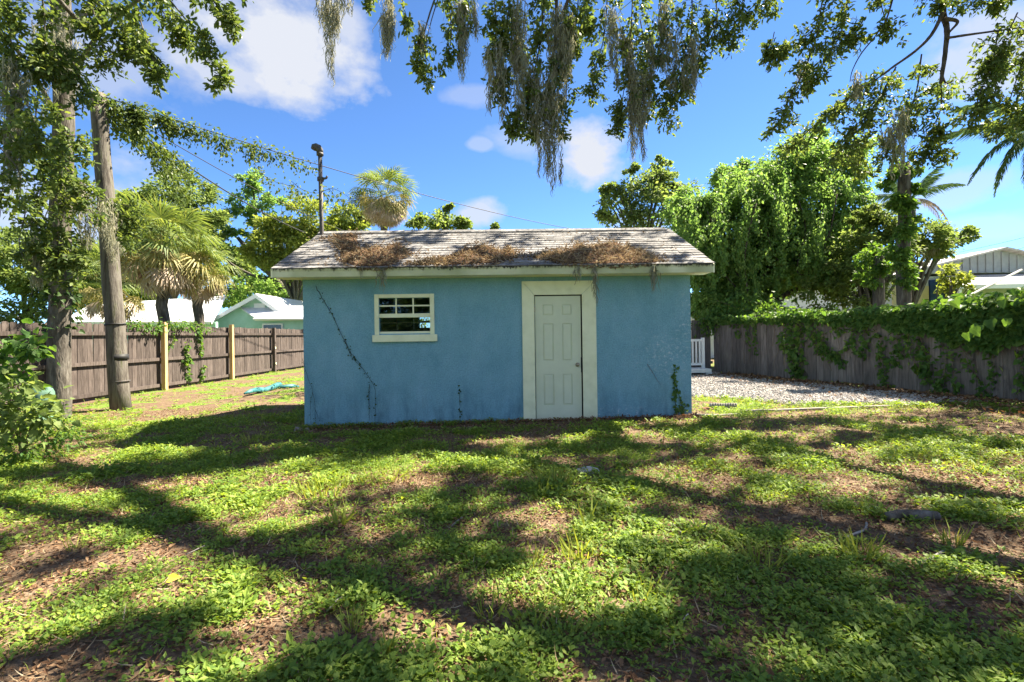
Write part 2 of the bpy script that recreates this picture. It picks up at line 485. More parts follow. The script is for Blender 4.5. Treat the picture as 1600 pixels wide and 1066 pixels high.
def stucco():
    m, N, L, b = new_mat('blue_stucco')
    tc = N.new('ShaderNodeTexCoord'); O = tc.outputs['Object']
    def nz(s, d=6, r=.62, stretch=(1, 1, 1)):
        mp = N.new('ShaderNodeMapping'); mp.inputs['Scale'].default_value = stretch; L.new(O, mp.inputs[0])
        n = N.new('ShaderNodeTexNoise'); n.inputs['Scale'].default_value = s; n.inputs['Detail'].default_value = d; n.inputs['Roughness'].default_value = r
        L.new(mp.outputs[0], n.inputs['Vector']); return n.outputs['Fac']
    base = ramp(N, [(.3, (.145, .325, .405)), (.5, (.195, .395, .485)), (.7, (.24, .445, .54))])
    L.new(nz(2.2, 8, .7, (1, 1, .7)), base.inputs[0])
    grain = ramp(N, [(.3, (.60, .62, .65)), (.5, (1, 1, 1)), (.70, (1.32, 1.30, 1.26))])
    L.new(nz(48, 5, .78), grain.inputs[0])
    mg = N.new('ShaderNodeMix'); mg.data_type = 'RGBA'; mg.blend_type = 'MULTIPLY'; mg.inputs['Factor'].default_value = .8
    L.new(base.outputs[0], mg.inputs[6]); L.new(grain.outputs[0], mg.inputs[7])
    col = mg.outputs[2]
    sx = N.new('ShaderNodeSeparateXYZ'); L.new(O, sx.inputs[0])
    def mth(op, a, b_=None, clamp=False):
        n = N.new('ShaderNodeMath'); n.operation = op; n.use_clamp = clamp
        for i, v in enumerate((a, b_)):
            if v is None: continue
            if isinstance(v, (int, float)): n.inputs[i].default_value = v
            else: L.new(v, n.inputs[i])
        return n.outputs[0]
    def blob(cx, cz, rx, rz):
        a = mth('DIVIDE', mth('SUBTRACT', sx.outputs[0], cx), rx); c = mth('DIVIDE', mth('SUBTRACT', sx.outputs[2], cz), rz)
        return mth('SUBTRACT', 1.0, mth('SQRT', mth('ADD', mth('MULTIPLY', a, a), mth('MULTIPLY', c, c))), True)
    scuff = mth('MAXIMUM', mth('MULTIPLY', blob(2.75, 1.05, .75, .55), 1.0), mth('MAXIMUM', mth('MULTIPLY', blob(1.95, .08, .75, .2), 1.3), blob(3.05, 1.5, .3, .8)))
    sp = mth('MULTIPLY', mth('SUBTRACT', nz(17, 8, .8, (1, 1, 1.3)), .53), 14.0, True)
    f = mth('MULTIPLY', mth('MULTIPLY', scuff, sp), .9, True)
    m1 = N.new('ShaderNodeMix'); m1.data_type = 'RGBA'; L.new(f, m1.inputs['Factor']); L.new(col, m1.inputs[6]); m1.inputs[7].default_value = (.62, .68, .72, 1)
    # old grime and algae runs low on the wall
    lowz = mth('SUBTRACT', 1.0, mth('MULTIPLY', sx.outputs[2], 1.4), True)
    gr = mth('MULTIPLY', mth('MULTIPLY', mth('SUBTRACT', nz(5, 8, .75, (1, 1, .25)), .45), 4.0, True), mth('MULTIPLY', lowz, .8))
    m2 = N.new('ShaderNodeMix'); m2.data_type = 'RGBA'; L.new(gr, m2.inputs['Factor']); L.new(m1.outputs[2], m2.inputs[6]); m2.inputs[7].default_value = (.06, .12, .15, 1)
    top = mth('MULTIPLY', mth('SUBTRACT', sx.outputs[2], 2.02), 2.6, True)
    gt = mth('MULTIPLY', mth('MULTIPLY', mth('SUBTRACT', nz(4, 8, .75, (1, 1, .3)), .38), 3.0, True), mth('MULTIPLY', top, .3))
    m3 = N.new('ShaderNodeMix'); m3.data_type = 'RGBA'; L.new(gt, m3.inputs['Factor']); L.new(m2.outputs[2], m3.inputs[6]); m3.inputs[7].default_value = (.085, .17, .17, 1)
    L.new(m3.outputs[2], b.inputs['Base Color'])
    b.inputs['Roughness'].default_value = .8; b.inputs['Specular IOR Level'].default_value = .2
    bp = N.new('ShaderNodeBump'); bp.inputs['Strength'].default_value = .9; bp.inputs['Distance'].default_value = .03
    L.new(nz(55, 5, .7), bp.inputs['Height']); L.new(bp.outputs[0], b.inputs['Normal'])
    return m


def fascia_mat():
    m, N, L, b = new_mat('weathered_fascia')
    tc = N.new('ShaderNodeTexCoord'); O = tc.outputs['Object']
    mp = N.new('ShaderNodeMapping'); mp.inputs['Scale'].default_value = (1, 1, .35); L.new(O, mp.inputs[0])
    n = N.new('ShaderNodeTexNoise'); n.inputs['Scale'].default_value = 16; n.inputs['Detail'].default_value = 8; n.inputs['Roughness'].default_value = .7
    L.new(mp.outputs[0], n.inputs['Vector'])
    n0 = N.new('ShaderNodeTexNoise'); n0.inputs['Scale'].default_value = 2; n0.inputs['Detail'].default_value = 6; L.new(O, n0.inputs['Vector'])
    base = ramp(N, [(.3, (.30, .33, .18)), (.55, (.47, .49, .31)), (.75, (.60, .61, .44))]); L.new(n0.outputs['Fac'], base.inputs[0])
    sx = N.new('ShaderNodeSeparateXYZ'); L.new(O, sx.inputs[0])
    mr = N.new('ShaderNodeMapRange'); mr.inputs['From Min'].default_value = 2.33; mr.inputs['From Max'].default_value = 2.455
    mr.inputs['To Min'].default_value = -.22; mr.inputs['To Max'].default_value = .30
    L.new(sx.outputs[2], mr.inputs['Value'])
    ad = N.new('ShaderNodeMath'); ad.operation = 'ADD'; L.new(n.outputs['Fac'], ad.inputs[0]); L.new(mr.outputs[0], ad.inputs[1])
    st = ramp(N, [(.60, (0, 0, 0)), (.74, (1, 1, 1))]); L.new(ad.outputs[0], st.inputs[0])
    mx = N.new('ShaderNodeMix'); mx.data_type = 'RGBA'; L.new(st.outputs[0], mx.inputs['Factor']); L.new(base.outputs[0], mx.inputs[6]); mx.inputs[7].default_value = (.02, .02, .012, 1)
    L.new(mx.outputs[2], b.inputs['Base Color']); b.inputs['Roughness'].default_value = .7
    return m


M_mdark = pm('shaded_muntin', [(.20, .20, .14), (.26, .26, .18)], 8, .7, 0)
M_stucco = stucco(); M_fascia = fascia_mat()
M_shingle = pm('asphalt_shingle', [(.09, .09, .093), (.19, .185, .185), (.30, .29, .28)], 18, .95, .5, 160, obj_rnd=.24, spec=.15)
M_glass = None


def glass_mat():
    m, N, L, b = new_mat('window_glass')
    N.remove(b)
    gl = N.new('ShaderNodeBsdfGlossy'); gl.inputs['Roughness'].default_value = .02; gl.inputs['Color'].default_value = (.95, .97, 1, 1)
    tr = N.new('ShaderNodeBsdfTransparent'); tr.inputs['Color'].default_value = (.62, .68, .66, 1)
    fr = N.new('ShaderNodeFresnel'); fr.inputs['IOR'].default_value = 1.6
    mx = N.new('ShaderNodeMixShader'); L.new(fr.outputs[0], mx.inputs[0]); L.new(tr.outputs[0], mx.inputs[1]); L.new(gl.outputs[0], mx.inputs[2])
    L.new(mx.outputs[0], N['Material Output'].inputs['Surface'])
    return m


M_glass = glass_mat()


def holed_wall(x0, x1, z0, z1, holes, y0, y1):
    """wall slab with rectangular openings and their reveals"""
    xs = sorted({x0, x1, *[h[0] for h in holes], *[h[1] for h in holes]}); zs = sorted({z0, z1, *[h[2] for h in holes], *[h[3] for h in holes]})
    mb = MB()
    inside = lambda cx, cz: any(h[0] < cx < h[1] and h[2] < cz < h[3] for h in holes)
    def q(*p):
        n = len(mb.v); mb.v += [Vector(a) for a in p]; mb.f.append([n, n + 1, n + 2, n + 3])
    for i in range(len(xs) - 1):
        for j in range(len(zs) - 1):
            a, b, c, d = xs[i], xs[i + 1], zs[j], zs[j + 1]
            if inside((a + b) / 2, (c + d) / 2): continue
            q((a, y0, c), (b, y0, c), (b, y0, d), (a, y0, d)); q((b, y1, c), (a, y1, c), (a, y1, d), (b, y1, d))
    for (a, b, c, d) in holes:
        q((a, y0, c), (a, y1, c), (a, y1, d), (a, y0, d)); q((b, y1, c), (b, y0, c), (b, y0, d), (b, y1, d))
        q((a, y0, d), (a, y1, d), (b, y1, d), (b, y0, d)); q((a, y1, c), (a, y0, c), (b, y0, c), (b, y1, c))
    q((x0, y1, z0), (x0, y0, z0), (x0, y0, z1), (x0, y1, z1)); q((x1, y0, z0), (x1, y1, z0), (x1, y1, z1), (x1, y0, z1))
    q((x0, y0, z1), (x1, y0, z1), (x1, y1, z1), (x0, y1, z1))
    return mb


def shed():
    S = empty('shed', SHED_O, SHED_R)
    tag(S, 'blue stucco garden shed with cream door, small window and leaf-strewn shingle roof', 'shed')
    W, D = 3.085, 3.18
    EZ, RZ = 2.455, 3.40                 # top of shingles at eave / ridge
    ye, yr = -.38, 1.59                  # eave and ridge lines
    xl, xr = -3.40, 3.32
    slope = math.atan2(RZ - EZ, yr - ye)
    win = (-1.885, -1.075, 1.44, 2.005)
    door = (.565, 1.355, -.1, 2.03)
    back = (-1.80, -1.52, 1.58, 1.86)
    holed_wall(-W, W, -.15, 2.37, [win, door], 0, .15).build('wall', M_stucco, S)
    holed_wall(-W, W, -.15, 2.37, [back], D - .15, D).build('wall', M_stucco, S)
    tanp = (RZ - EZ) / (yr - ye)
    for x in (-W, W - .15):
        zz = lambda y: EZ + (y - ye) * tanp - .085
        MB().prism([(.15, -.15), (D - .15, -.15), (D - .15, zz(.15)), (D / 2, zz(D / 2)), (.15, zz(.15))], x + .002, x + .148, 'x').build('wall', M_stucco, S)
    MB().box(-W + .15, W - .15, .15, D - .15, -.1, .02).build('floor', M_inside, S)
    # things dimly seen inside: a shelf along the back wall
    MB().box(-2.6, .4, D - .5, D - .16, 1.12, 1.15).box(-2.6, -2.56, D - .5, D - .16, .02, 1.12).box(.3, .34, D - .5, D - .16, .02, 1.12).build('shelf', M_inside, S)
    bm = MB(); bm.box(back[0] - .01, back[1] + .01, D - .02, D + .02, 1.70, 1.74)
    bm.build('back_window_bars', M_trim, S)
    # roof deck
    roof = empty('roof', (0, 0, 0)); roof.parent = S
    R = MB()
    def deck(side):
        y0, y1 = (ye + .02, yr) if side == 0 else (2 * yr - ye - .02, yr)
        z0 = EZ + .02 * tanp - .02; z1 = RZ - .02
        n = len(R.v)
        for (y, z) in ((y0, z0), (y1, z1)):
            for x in (xl + .01, xr - .01):
                for dz in (0, -.03): R.v.append(Vector((x, y, z + dz)))
        a = [n, n + 2, n + 6, n + 4]; b_ = [n + 1, n + 5, n + 7, n + 3]
        R.f.append(a); R.f.append(b_)
        R.f += [[n, n + 1, n + 3, n + 2], [n + 4, n + 6, n + 7, n + 5], [n, n + 4, n + 5, n + 1], [n + 2, n + 3, n + 7, n + 6]]
    deck(0); deck(1)
    R.build('roof_deck', M_shingle, roof)
    # shingles, laid course by course on the front slope
    LEN = math.hypot(RZ - EZ, yr - ye); NC = 15; EXPO = LEN / NC; TW = (xr - xl) / 19
    metas = {}
    def tab_mesh(w, v):
        key = (round(w, 3), v)
        if key not in metas:
            mb = MB(); r = random.Random(v * 31 + 5)
            th = .007 + .004 * (v % 2)
            n = 4; g = .002
            front = [(-w / 2 + g + (w - 2 * g) * i / n, -.006 * r.random()) for i in range(n + 1)]
            L_ = EXPO * 1.42
            vs = []
            for (x, y) in front: vs.append(Vector((x, y, 0)))
            for (x, y) in front: vs.append(Vector((x, y, th)))
            vs += [Vector((w / 2 - g, L_, .0)), Vector((-w / 2 + g, L_, .0))]
            k = n + 1
            mb.v = vs
            for i in range(n): mb.f.append([i, i + 1, k + i + 1, k + i])
            mb.f.append([k + i for i in range(k)] + [2 * k, 2 * k + 1])
            mb.f.append([2 * k + 1, k, 0]); mb.f.append([2 * k, n, 2 * k - 1])
            me = bpy.data.meshes.new('shingle'); me.from_pydata([tuple(v_) for v_ in mb.v], [], mb.f); me.update(); me.materials.append(M_shingle)
            metas[key] = me
        return metas[key]
    for c in range(NC):
        s = c * EXPO
        y = ye - .015 + s * math.cos(slope); z = EZ - .012 + s * math.sin(slope)
        xs = [xl + TW * i for i in range(20)] if c % 2 == 0 else [xl] + [xl + TW * (i + .5) for i in range(19)] + [xr]
        for i in range(len(xs) - 1):
            w = xs[i + 1] - xs[i]
            o = obj('shingle', tab_mesh(w, random.randrange(5)), None, roof)
            o.location = ((xs[i] + xs[i + 1]) / 2, y + random.uniform(-.006, .006), z + random.uniform(0, .003))
            o.rotation_euler = (slope - .022, random.uniform(-.004, .004), random.uniform(-.006, .006))
    cap = MB().prism([(-.13, -.075), (0, -.012), (.13, -.075), (.13, -.06), (0, .006), (-.13, -.06)], 0, .30, 'x')
    cme = cap.build('ridge_cap', M_shingle, roof); k = 0
    x = xl
    while x < xr - .2:
        o = cme if k == 0 else obj('ridge_cap', cme.data, None, roof)
        o.location = (x, yr, RZ + .022 + .002 * (k % 2)); o.rotation_euler = (0, random.uniform(-.01, .01), 0); x += .2875; k += 1
    # trim: fascia, drip edge, soffit, rake boards
    MB().box(xl + .012, xr - .012, ye + .012, ye + .034, EZ - .145, EZ - .022).build('fascia', M_fascia, S, bevel=.003)
    MB().box(xl + .005, xr - .005, ye + .002, ye + .012, EZ - .045, EZ - .016).build('drip_edge', M_fascia, S)
    MB().box(xl + .012, xr - .012, ye + .034, .0, EZ - .140, EZ - .128).build('soffit', M_trim, S)
    for x0 in (xl - .01, xr - .02):
        MB().prism([(ye + .01, EZ - .15), (yr, RZ - .17), (2 * yr - ye - .01, EZ - .15), (2 * yr - ye - .01, EZ - .02), (yr, RZ - .022), (ye + .01, EZ - .02)], x0, x0 + .025, 'x').build('rake_board', M_trim, S, bevel=.003)
    # door casing: mitred boards
    ax0, ax1, az = .385, 1.565, 2.245; bx0, bx1, bz = .583, 1.338, 2.02
    for poly in ([(ax0, -.05), (bx0 - .003, -.05), (bx0 - .003, bz + .003), (ax0, az)][::1], [(bx1 + .003, -.05), (ax1, -.05), (ax1, az), (bx1 + .003, bz + .003)], [(bx0, bz + .005), (bx1, bz + .005), (ax1 - .004, az), (ax0 + .004, az)]):
        MB().prism(poly, -.028, -.002).build('door_casing', M_trim, S, bevel=.003)
    MB().box(bx0 - .01, bx0 - .004, -.001, .14, -.04, 2.025).box(bx1 + .004, bx1 + .010, -.001, .14, -.04, 2.025).box(bx0, bx1, .05, .14, 2.018, 2.028).build('door_jamb', M_dark, S)
    # six-panel door
    dr = empty('door', (0, 0, 0)); dr.parent = S
    dx0, dx1 = .592, 1.322; dz0, dz1 = .012, 2.008
    k = 196 / 2.0
    pan = []
    for (a, b_) in ((.125, .292), (.432, .585)):
        a2, b2 = dx0 + a, dx0 + b_
        pan += [(a2, b2, 1.70, 1.87), (a2, b2, .975, 1.57), (a2, b2, .265, .76)]
    mb = holed_wall(dx0, dx1, dz0, dz1, pan, .012, .045)
    sl = mb.build('slab', M_door, dr)
    for (a, b_, c, d) in pan:
        p = MB(); n = 0
        P = [(a, .026, c), (b_, .026, c), (b_, .026, d), (a, .026, d)]
        e = .026
        Q = [(a + e, .0145, c + e), (b_ - e, .0145, c + e), (b_ - e, .0145, d - e), (a + e, .0145, d - e)]
        p.v = [Vector(v) for v in P + Q]
        p.f = [[0, 1, 5, 4], [1, 2, 6, 5], [2, 3, 7, 6], [3, 0, 4, 7], [4, 5, 6, 7]]
        p.build('panel', M_door, dr)
    kb = MB()
    prof = [(.0, .034), (.008, .034), (.010, .013), (.030, .012), (.036, .022), (.050, .028), (.062, .022), (.066, .002)]
    kb.tube([(1.262, .012 - d, .905) for d, r in prof], [r for d, r in prof], 14)
    kb.build('knob', M_knob, dr, True)
    st = MB().box(1.316, 1.321, .006, .013, .78, 1.02).build('strike_plate', M_dark, dr)
    for hz in (.25, 1.75):
        MB().tube([(dx0 - .004, .008, hz), (dx0 - .004, .008, hz + .09)], .007, 8).build('hinge', M_knob, dr)
    MB().box(bx0 - .02, bx1 + .02, -.03, .10, -.06, .008).build('threshold', M_trim, S)
    # window
    wn = empty('window', (0, 0, 0)); wn.parent = S
    x0, x1, z0, z1 = -1.955, -1.010, 1.425, 2.068
    for b_ in ((x0, x0 + .068, z0, z1), (x1 - .068, x1, z0, z1)):
        MB().box(b_[0], b_[1], -.022, .004, b_[2], b_[3]).build('frame', M_trim, wn, bevel=.003)
    MB().box(x0 + .07, x1 - .07, -.020, .004, z1 - .058, z1).build('frame', M_trim, wn, bevel=.003)
    gx0, gx1 = x0 + .066, x1 - .066
    up0, up1 = 1.755, z1 - .056; lo0, lo1 = 1.475, 1.70
    MB().box(gx0, gx1, .004, .03, lo1 - .004, up0 + .004).build('meeting_rail', M_trim, wn, bevel=.003)
    MB().box(gx0, gx1, .012, .05, z0 - .0, lo0).build('bottom_rail', M_trim, wn, bevel=.003)
    for i in (1, 2):
        x = gx0 + (gx1 - gx0) * i / 3
        MB().box(x - .011, x + .011, .012, .026, up0 + .004, up1).build('muntin', M_trim, wn)
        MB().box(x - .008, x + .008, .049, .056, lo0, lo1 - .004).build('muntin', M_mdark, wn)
    zz = (up0 + up1) / 2
    MB().box(gx0, gx1, .0105, .0275, zz - .011, zz + .011).build('muntin', M_trim, wn)
    zz = lo0 + (lo1 - lo0) * .62
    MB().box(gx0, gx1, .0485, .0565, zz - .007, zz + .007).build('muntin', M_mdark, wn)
    def pane(a, b_, c, d, y):
        p = MB().box(a, b_, y, y + .003, c, d); return p.build('pane', M_glass, wn)
    for i in range(3):
        a = gx0 + (gx1 - gx0) * i / 3; b_ = gx0 + (gx1 - gx0) * (i + 1) / 3
        zu = (up0 + up1) / 2; zl = lo0 + (lo1 - lo0) * .62
        pane(a + .001, b_ - .001, up0, zu - .001, .018); pane(a + .001, b_ - .001, zu + .001, up1, .018)
        pane(a + .001, b_ - .001, lo0 - .01, zl - .001, .045); pane(a + .001, b_ - .001, zl + .001, lo1, .045)
    MB().box(-1.985, -.965, -.055, .01, 1.312, 1.423).build('window_sill', M_trim, S, bevel=.004)
    # service mast through the roof
    mast = empty('service_mast', (0, 0, 0)); mast.parent = S
    base = at(503, 374, 9.12); inv = (Matrix.Translation(SHED_O) @ Matrix.Rotation(SHED_R, 4, 'Z')).inverted()
    b0 = inv @ base; b1 = inv @ at(500, 240, 9.12)
    MB().tube([b0 - Vector((0, 0, .25)), b0, b1], .038, 14).build('pipe', M_metal, mast, True)
    e = [b1, b1 + Vector((-.005, 0, .06)), b1 + Vector((-.03, 0, .10)), b1 + Vector((-.07, -.01, .115)), b1 + Vector((-.12, -.02, .105)), b1 + Vector((-.155, -.025, .085))]
    MB().tube(e, [.062, .065, .072, .074, .062, .012], 14).build('weatherhead', M_metal, mast, True)
    q = b1 - Vector((0, 0, .04)); MB().tube([q, q + Vector((0, 0, .05))], .064, 14).build('collar', M_metal, mast, True)
    q = b0.lerp(b1, .70)
    MB().tube([q - Vector((0, 0, .035)), q + Vector((0, 0, .035))], .062, 12).tube([q + Vector((.05, -.02, 0)), q + Vector((.12, -.03, .01)), q + Vector((.135, -.03, .05))], .022, 8).build('clamp', M_metal, mast, True)
    MB().tube([b0 + Vector((0, -.03, -.06)), b0 + Vector((0, 0, .02)), b0 + Vector((0, 0, .05))], [.15, .08, .05], 12).build('flashing', M_black, mast, True)
    return S


SHED = shed()
SHM = Matrix.Translation(SHED_O) @ Matrix.Rotation(SHED_R, 4, 'Z')

#PART2#

# ------------------------------------------------------------------ fences
M_fence = pm('dark_stained_boards', [(.048, .038, .034), (.080, .064, .057), (.115, .094, .085)], 9, .85, .35, 60, stretch=(3, 3, .35), obj_rnd=.22, spec=.15)
M_fence_r = pm('weathered_grey_boards', [(.085, .075, .072), (.14, .12, .115), (.19, .165, .155)], 9, .9, .4, 60, stretch=(3, 3, .3), obj_rnd=.25, spec=.12)
M_newpost = pm('fresh_yellow_timber', [(.42, .27, .11), (.52, .35, .16), (.58, .41, .21)], 7, .7, .15, 60, stretch=(3, 3, .3), spec=.2)


def board_mesh(w, h, t=.018, dog=.03):
    mb = MB().prism([(-w / 2, 0), (w / 2, 0), (w / 2, h - dog), (w / 2 - dog, h), (-w / 2 + dog, h), (-w / 2, h - dog)], 0, t)
    me = bpy.data.meshes.new('board'); me.from_pydata([tuple(v) for v in mb.v], [], mb.f); me.update(); return me


def fence(name, label, A, B, spacing, w, h, mat, rails, posts, back_rails):
    A, B = Vector(A), Vector(B); d = (B - A); L = d.length; d.normalize(); rz = math.atan2(d.y, d.x)
    F = empty(name, (A.x, A.y, 0), rz); tag(F, label, 'fence')
    meshes = []
    for i in range(4):
        me = board_mesh(w, h + random.uniform(-.012, .012)); me.materials.append(mat); meshes.append(me)
    n = int(L / spacing)
    for i in range(n):
        s = (i + .5) * spacing; p = A + d * s
        o = obj('board', random.choice(meshes), None, F)
        o.location = (s, random.uniform(-.004, .004), float(gz(p.x, p.y)) + .03 + random.uniform(-.012, .012))
        o.rotation_euler = (random.uniform(-.006, .006), random.uniform(-.009, .009), random.uniform(-.015, .015))
    seg = 2.4 if back_rails else 3.3
    yo = (-.062, -.022) if not back_rails else (.04, .08)
    s = 0
    while s < L - .1:
        e = min(L, s + seg); g0 = A + d * s; g1 = A + d * e
        for z in rails:
            r = MB(); z0 = float(gz(g0.x, g0.y)) + z; z1 = float(gz(g1.x, g1.y)) + z
            n_ = len(r.v)
            for (x, zz) in ((s + .004, z0), (e - .004, z1)):
                for (y, dz) in ((yo[0], -.043), (yo[1], -.043), (yo[1], .043), (yo[0], .043)): r.v.append(Vector((x, y, zz + dz)))
            r.f = [[0, 1, 2, 3], [7, 6, 5, 4], [0, 4, 5, 1], [1, 5, 6, 2], [2, 6, 7, 3], [3, 7, 4, 0]]
            r.build('rail', mat, F)
        s = e
    for (s, hh, m, lab) in posts:
        p = A + d * s; g = float(gz(p.x, p.y))
        y0 = -.164 if not back_rails else .084
        o = MB().box(s - .05, s + .05, y0, y0 + .1, g - .3, g + hh).build('post', m, F, bevel=.004)
        if lab: o['label'] = lab
    return F


# left fence runs straight away from the camera; seen from its rail side
fence('wood_fence', 'dark brown dog-eared plank fence with rails and two fresh yellow posts', (-10.02, 5.5, 0), (-10.02, 27.5, 0), .148, .140, 1.80, M_fence,
      (.14, .88, 1.60), [], False)
LF = [o for o in bpy.data.objects if o.name.startswith('wood_fence')][0]
for (Y, hh, m, lab) in ((13.75, 1.93, M_newpost, 'fresh yellow timber post'), (17.05, 1.93, M_newpost, 'fresh yellow timber post'), (20.1, 1.85, M_fence, None),
                        (10.4, 1.84, M_fence, None), (7.1, 1.84, M_fence, None), (23.4, 1.85, M_fence, None)):
    s = Y - 5.5; g = float(gz(-10, Y))
    o = MB().box(s - .055, s + .055, -.182, -.064, g - .3, g + hh).build('post', m, LF, bevel=.004)
    if lab: o['label'] = lab
# small white insulator-like tabs on the dark post
MB().box(14.56, 14.62, -.20, -.182, .30, .38).box(14.54, 14.60, -.20, -.182, .95, 1.03).build('white_tab', M_trim, LF)
RF_A, RF_B = Vector((9.75, 4.8, 0)), Vector((6.45, 15.45, 0))
fence('weathered_fence', 'weathered grey brown board fence along the right side, overgrown with vines', RF_B, RF_A, .192, .186, 1.72, M_fence_r, (.3, 1.45), [], True)
fence('rear_fence', 'short dark board fence behind the white railing at the back corner', (2.2, 15.62, 0), (6.5, 15.62, 0), .150, .146, 1.66, M_fence_r, (.3, 1.4), [(4.2, 1.7, M_fence_r, None)], True)


def rfence(s):
    """point on the right fence face; s = Y"""
    t = (s - RF_A.y) / (RF_B.y - RF_A.y); return RF_A.lerp(RF_B, t)


# ------------------------------------------------------------------ white deck railing at the corner
M_white = pm('white_painted_wood', [(.62, .63, .65), (.74, .75, .76)], 5, .6, .08, 40)
dr_ = empty('deck_railing', (at(1100, 560, 14.6).x, 14.6, float(gz(6, 14.6)))); tag(dr_, 'white picket railing on a low white step just beyond the shed corner', 'railing')
MB().box(-2.0, 0, -.04, .04, 1.02, 1.09).build('top_rail', M_white, dr_); MB().box(-2.0, 0, -.03, .03, .30, .37).build('bottom_rail', M_white, dr_)
bal = MB().box(-.022, .022, -.022, .022, .37, 1.02).build('baluster', M_white, dr_)
for i in range(17):
    o = bal if i == 0 else obj('baluster', bal.data, None, dr_)
    o.location = (-.13 - .105 * i, 0, 0)
MB().box(-.075, .012, -.045, .045, .0, 1.13).build('post', M_white, dr_, bevel=.004)
MB().box(-2.0, .02, -.5, .30, .11, .22).build('step', M_white, dr_, bevel=.005)
MB().box(-.12, .05, -.46, -.34, -.1, .11).build('foot', M_white, dr_)


# ------------------------------------------------------------------ tree builder
M_bark = pm('grey_bark', [(.05, .044, .037), (.10, .09, .078), (.175, .162, .142)], 7, .95, .9, 22, stretch=(2.2, 2.2, .5), spec=.1)
M_bark_d = pm('dark_bark', [(.035, .028, .022), (.075, .06, .05), (.11, .095, .08)], 8, .95, .8, 26, stretch=(2, 2, .5), spec=.1)
M_pole = pm('old_pole_wood', [(.055, .048, .041), (.095, .084, .073), (.145, .132, .115), (.085, .09, .05)], 8, .9, .7, 34, stretch=(2.5, 2.5, .25), spec=.12)
G = lambda r, g, b: (r, g, b)
L_oak = leafmat('oak_leaf', [G(.040, .068, .026), G(.072, .112, .038), G(.125, .17, .055), G(.21, .24, .08)], .48, (1.4, 1.35, .6), .38)
L_bright = leafmat('bright_leaf', [G(.068, .112, .038), G(.115, .172, .055), G(.175, .238, .075), G(.26, .315, .105)], .52, (1.2, 1.15, .7))
L_sunny = leafmat('sunny_vine_leaf', [G(.075, .15, .048), G(.135, .235, .070), G(.205, .315, .092), G(.30, .40, .13)], .57, (1.15, 1.18, .7))
L_yellow = leafmat('yellow_green_leaf', [G(.10, .15, .035), G(.17, .225, .05), G(.25, .30, .07), G(.35, .38, .10)], .5, (1.2, 1.15, .6))
L_grey = leafmat('grey_green_leaf', [G(.07, .115, .05), G(.12, .175, .07), G(.18, .24, .09), G(.26, .30, .12)], .5, (1.3, 1.3, .6))
L_vine = leafmat('vine_leaf', [G(.038, .092, .028), G(.072, .152, .042), G(.118, .21, .055), G(.20, .29, .08)], .5, (1.4, 1.35, .45))
L_dark = leafmat('dark_leaf', [G(.015, .035, .012), G(.03, .06, .018), G(.05, .09, .025), G(.08, .12, .03)], .35, (1.4, 1.35, .5))
M_moss = leafmat('spanish_moss', [G(.13, .135, .102), G(.215, .22, .165), G(.30, .30, .228), G(.40, .39, .30)], .45, (1.1, 1.05, .9), .9, spec=.05)


def clump_points(lobes, n_leaf, size, droop=.25, cr=.32):
    """leaf positions, axes and normals for a crown given as lobes (centre, (rx, ry, rz), n_clumps)"""
    P, A, Nn, cents = [], [], [], []
    tot = sum(l[2] for l in lobes)
    per = max(1, int(n_leaf / tot))
    for (c, r, nc) in lobes:
        c = np.array(c); r = np.array(r)
        d = rdir(nc); rad = RNG.random(nc) ** .42
        cc = c + d * rad[:, None] * r
        cents.append(cc)
        rc = cr * r.mean() * (.55 + .9 * RNG.random(nc)) ** 1
        k = RNG.poisson(per * (rc / rc.mean()) ** 1.6)
        idx = np.repeat(np.arange(nc), k)
        off = RNG.normal(size=(len(idx), 3)) * .52 * rc[idx][:, None] * np.array([1, 1, .62])
        P.append(cc[idx] + off)
        out = unit(off + 1e-6) * .8 + (d * rad[:, None])[idx] * .5 + rdir(len(idx)) * .7
        out[:, 2] -= droop
        A.append(out)
        nn = rdir(len(idx)) * .75; nn[:, 2] += .9
        Nn.append(nn)
    return np.concatenate(P), np.concatenate(A), np.concatenate(Nn), np.concatenate(cents)


def tree(name, label, base, lobes, n_leaf, size, leaf, bark=None, trunk_r=.16, group=None, T=T_FAR, n_limb=14, fork=.45, droop=.3, cr=.26, cat='tree', extra=None):
    base = Vector(base)
    t = empty(name, base); tag(t, label, cat, group)
    bo = np.array(base)
    lob = [((np.array(c) - bo), r, n) for (c, r, n) in lobes]
    P, A, Nn, cc = clump_points(lob, n_leaf, size, droop, cr)
    S = size * (.6 + .8 * RNG.random(len(P)))
    leaves('crown', P, A, Nn, S, T, leaf, t)
    cen = Vector(np.mean([l[0] for l in lob], axis=0)); top = Vector((cen.x * .8, cen.y * .8, cen.z))
    f = Vector((top.x * .35, top.y * .35, max(.4, top.z * fork)))
    mb = MB()
    pts = [Vector((0, 0, -.2)), Vector((0, 0, .05)), f * .5 + Vector((random.gauss(0, .06), 0, 0)), f]
    mb.tube(pts, [trunk_r * 1.35, trunk_r * 1.1, trunk_r * .92, trunk_r * .8], 9, jit=.06)
    sel = RNG.choice(len(cc), min(n_limb, len(cc)), replace=False)
    for i in sel:
        e = Vector(cc[i]); m = f.lerp(e, .5) + Vector((random.gauss(0, .12), random.gauss(0, .12), .12 * (e - f).length))
        r0 = trunk_r * random.uniform(.3, .6)
        pp = spline([f - Vector((0, 0, .1)), m, e], 4)
        mb.tube(pp, [r0 * (1 - .85 * k / (len(pp) - 1)) + .006 for k in range(len(pp))], 5, jit=.08)
    if extra: extra(mb, base)
    mb.build('trunk', bark or M_bark, t, True)
    return t


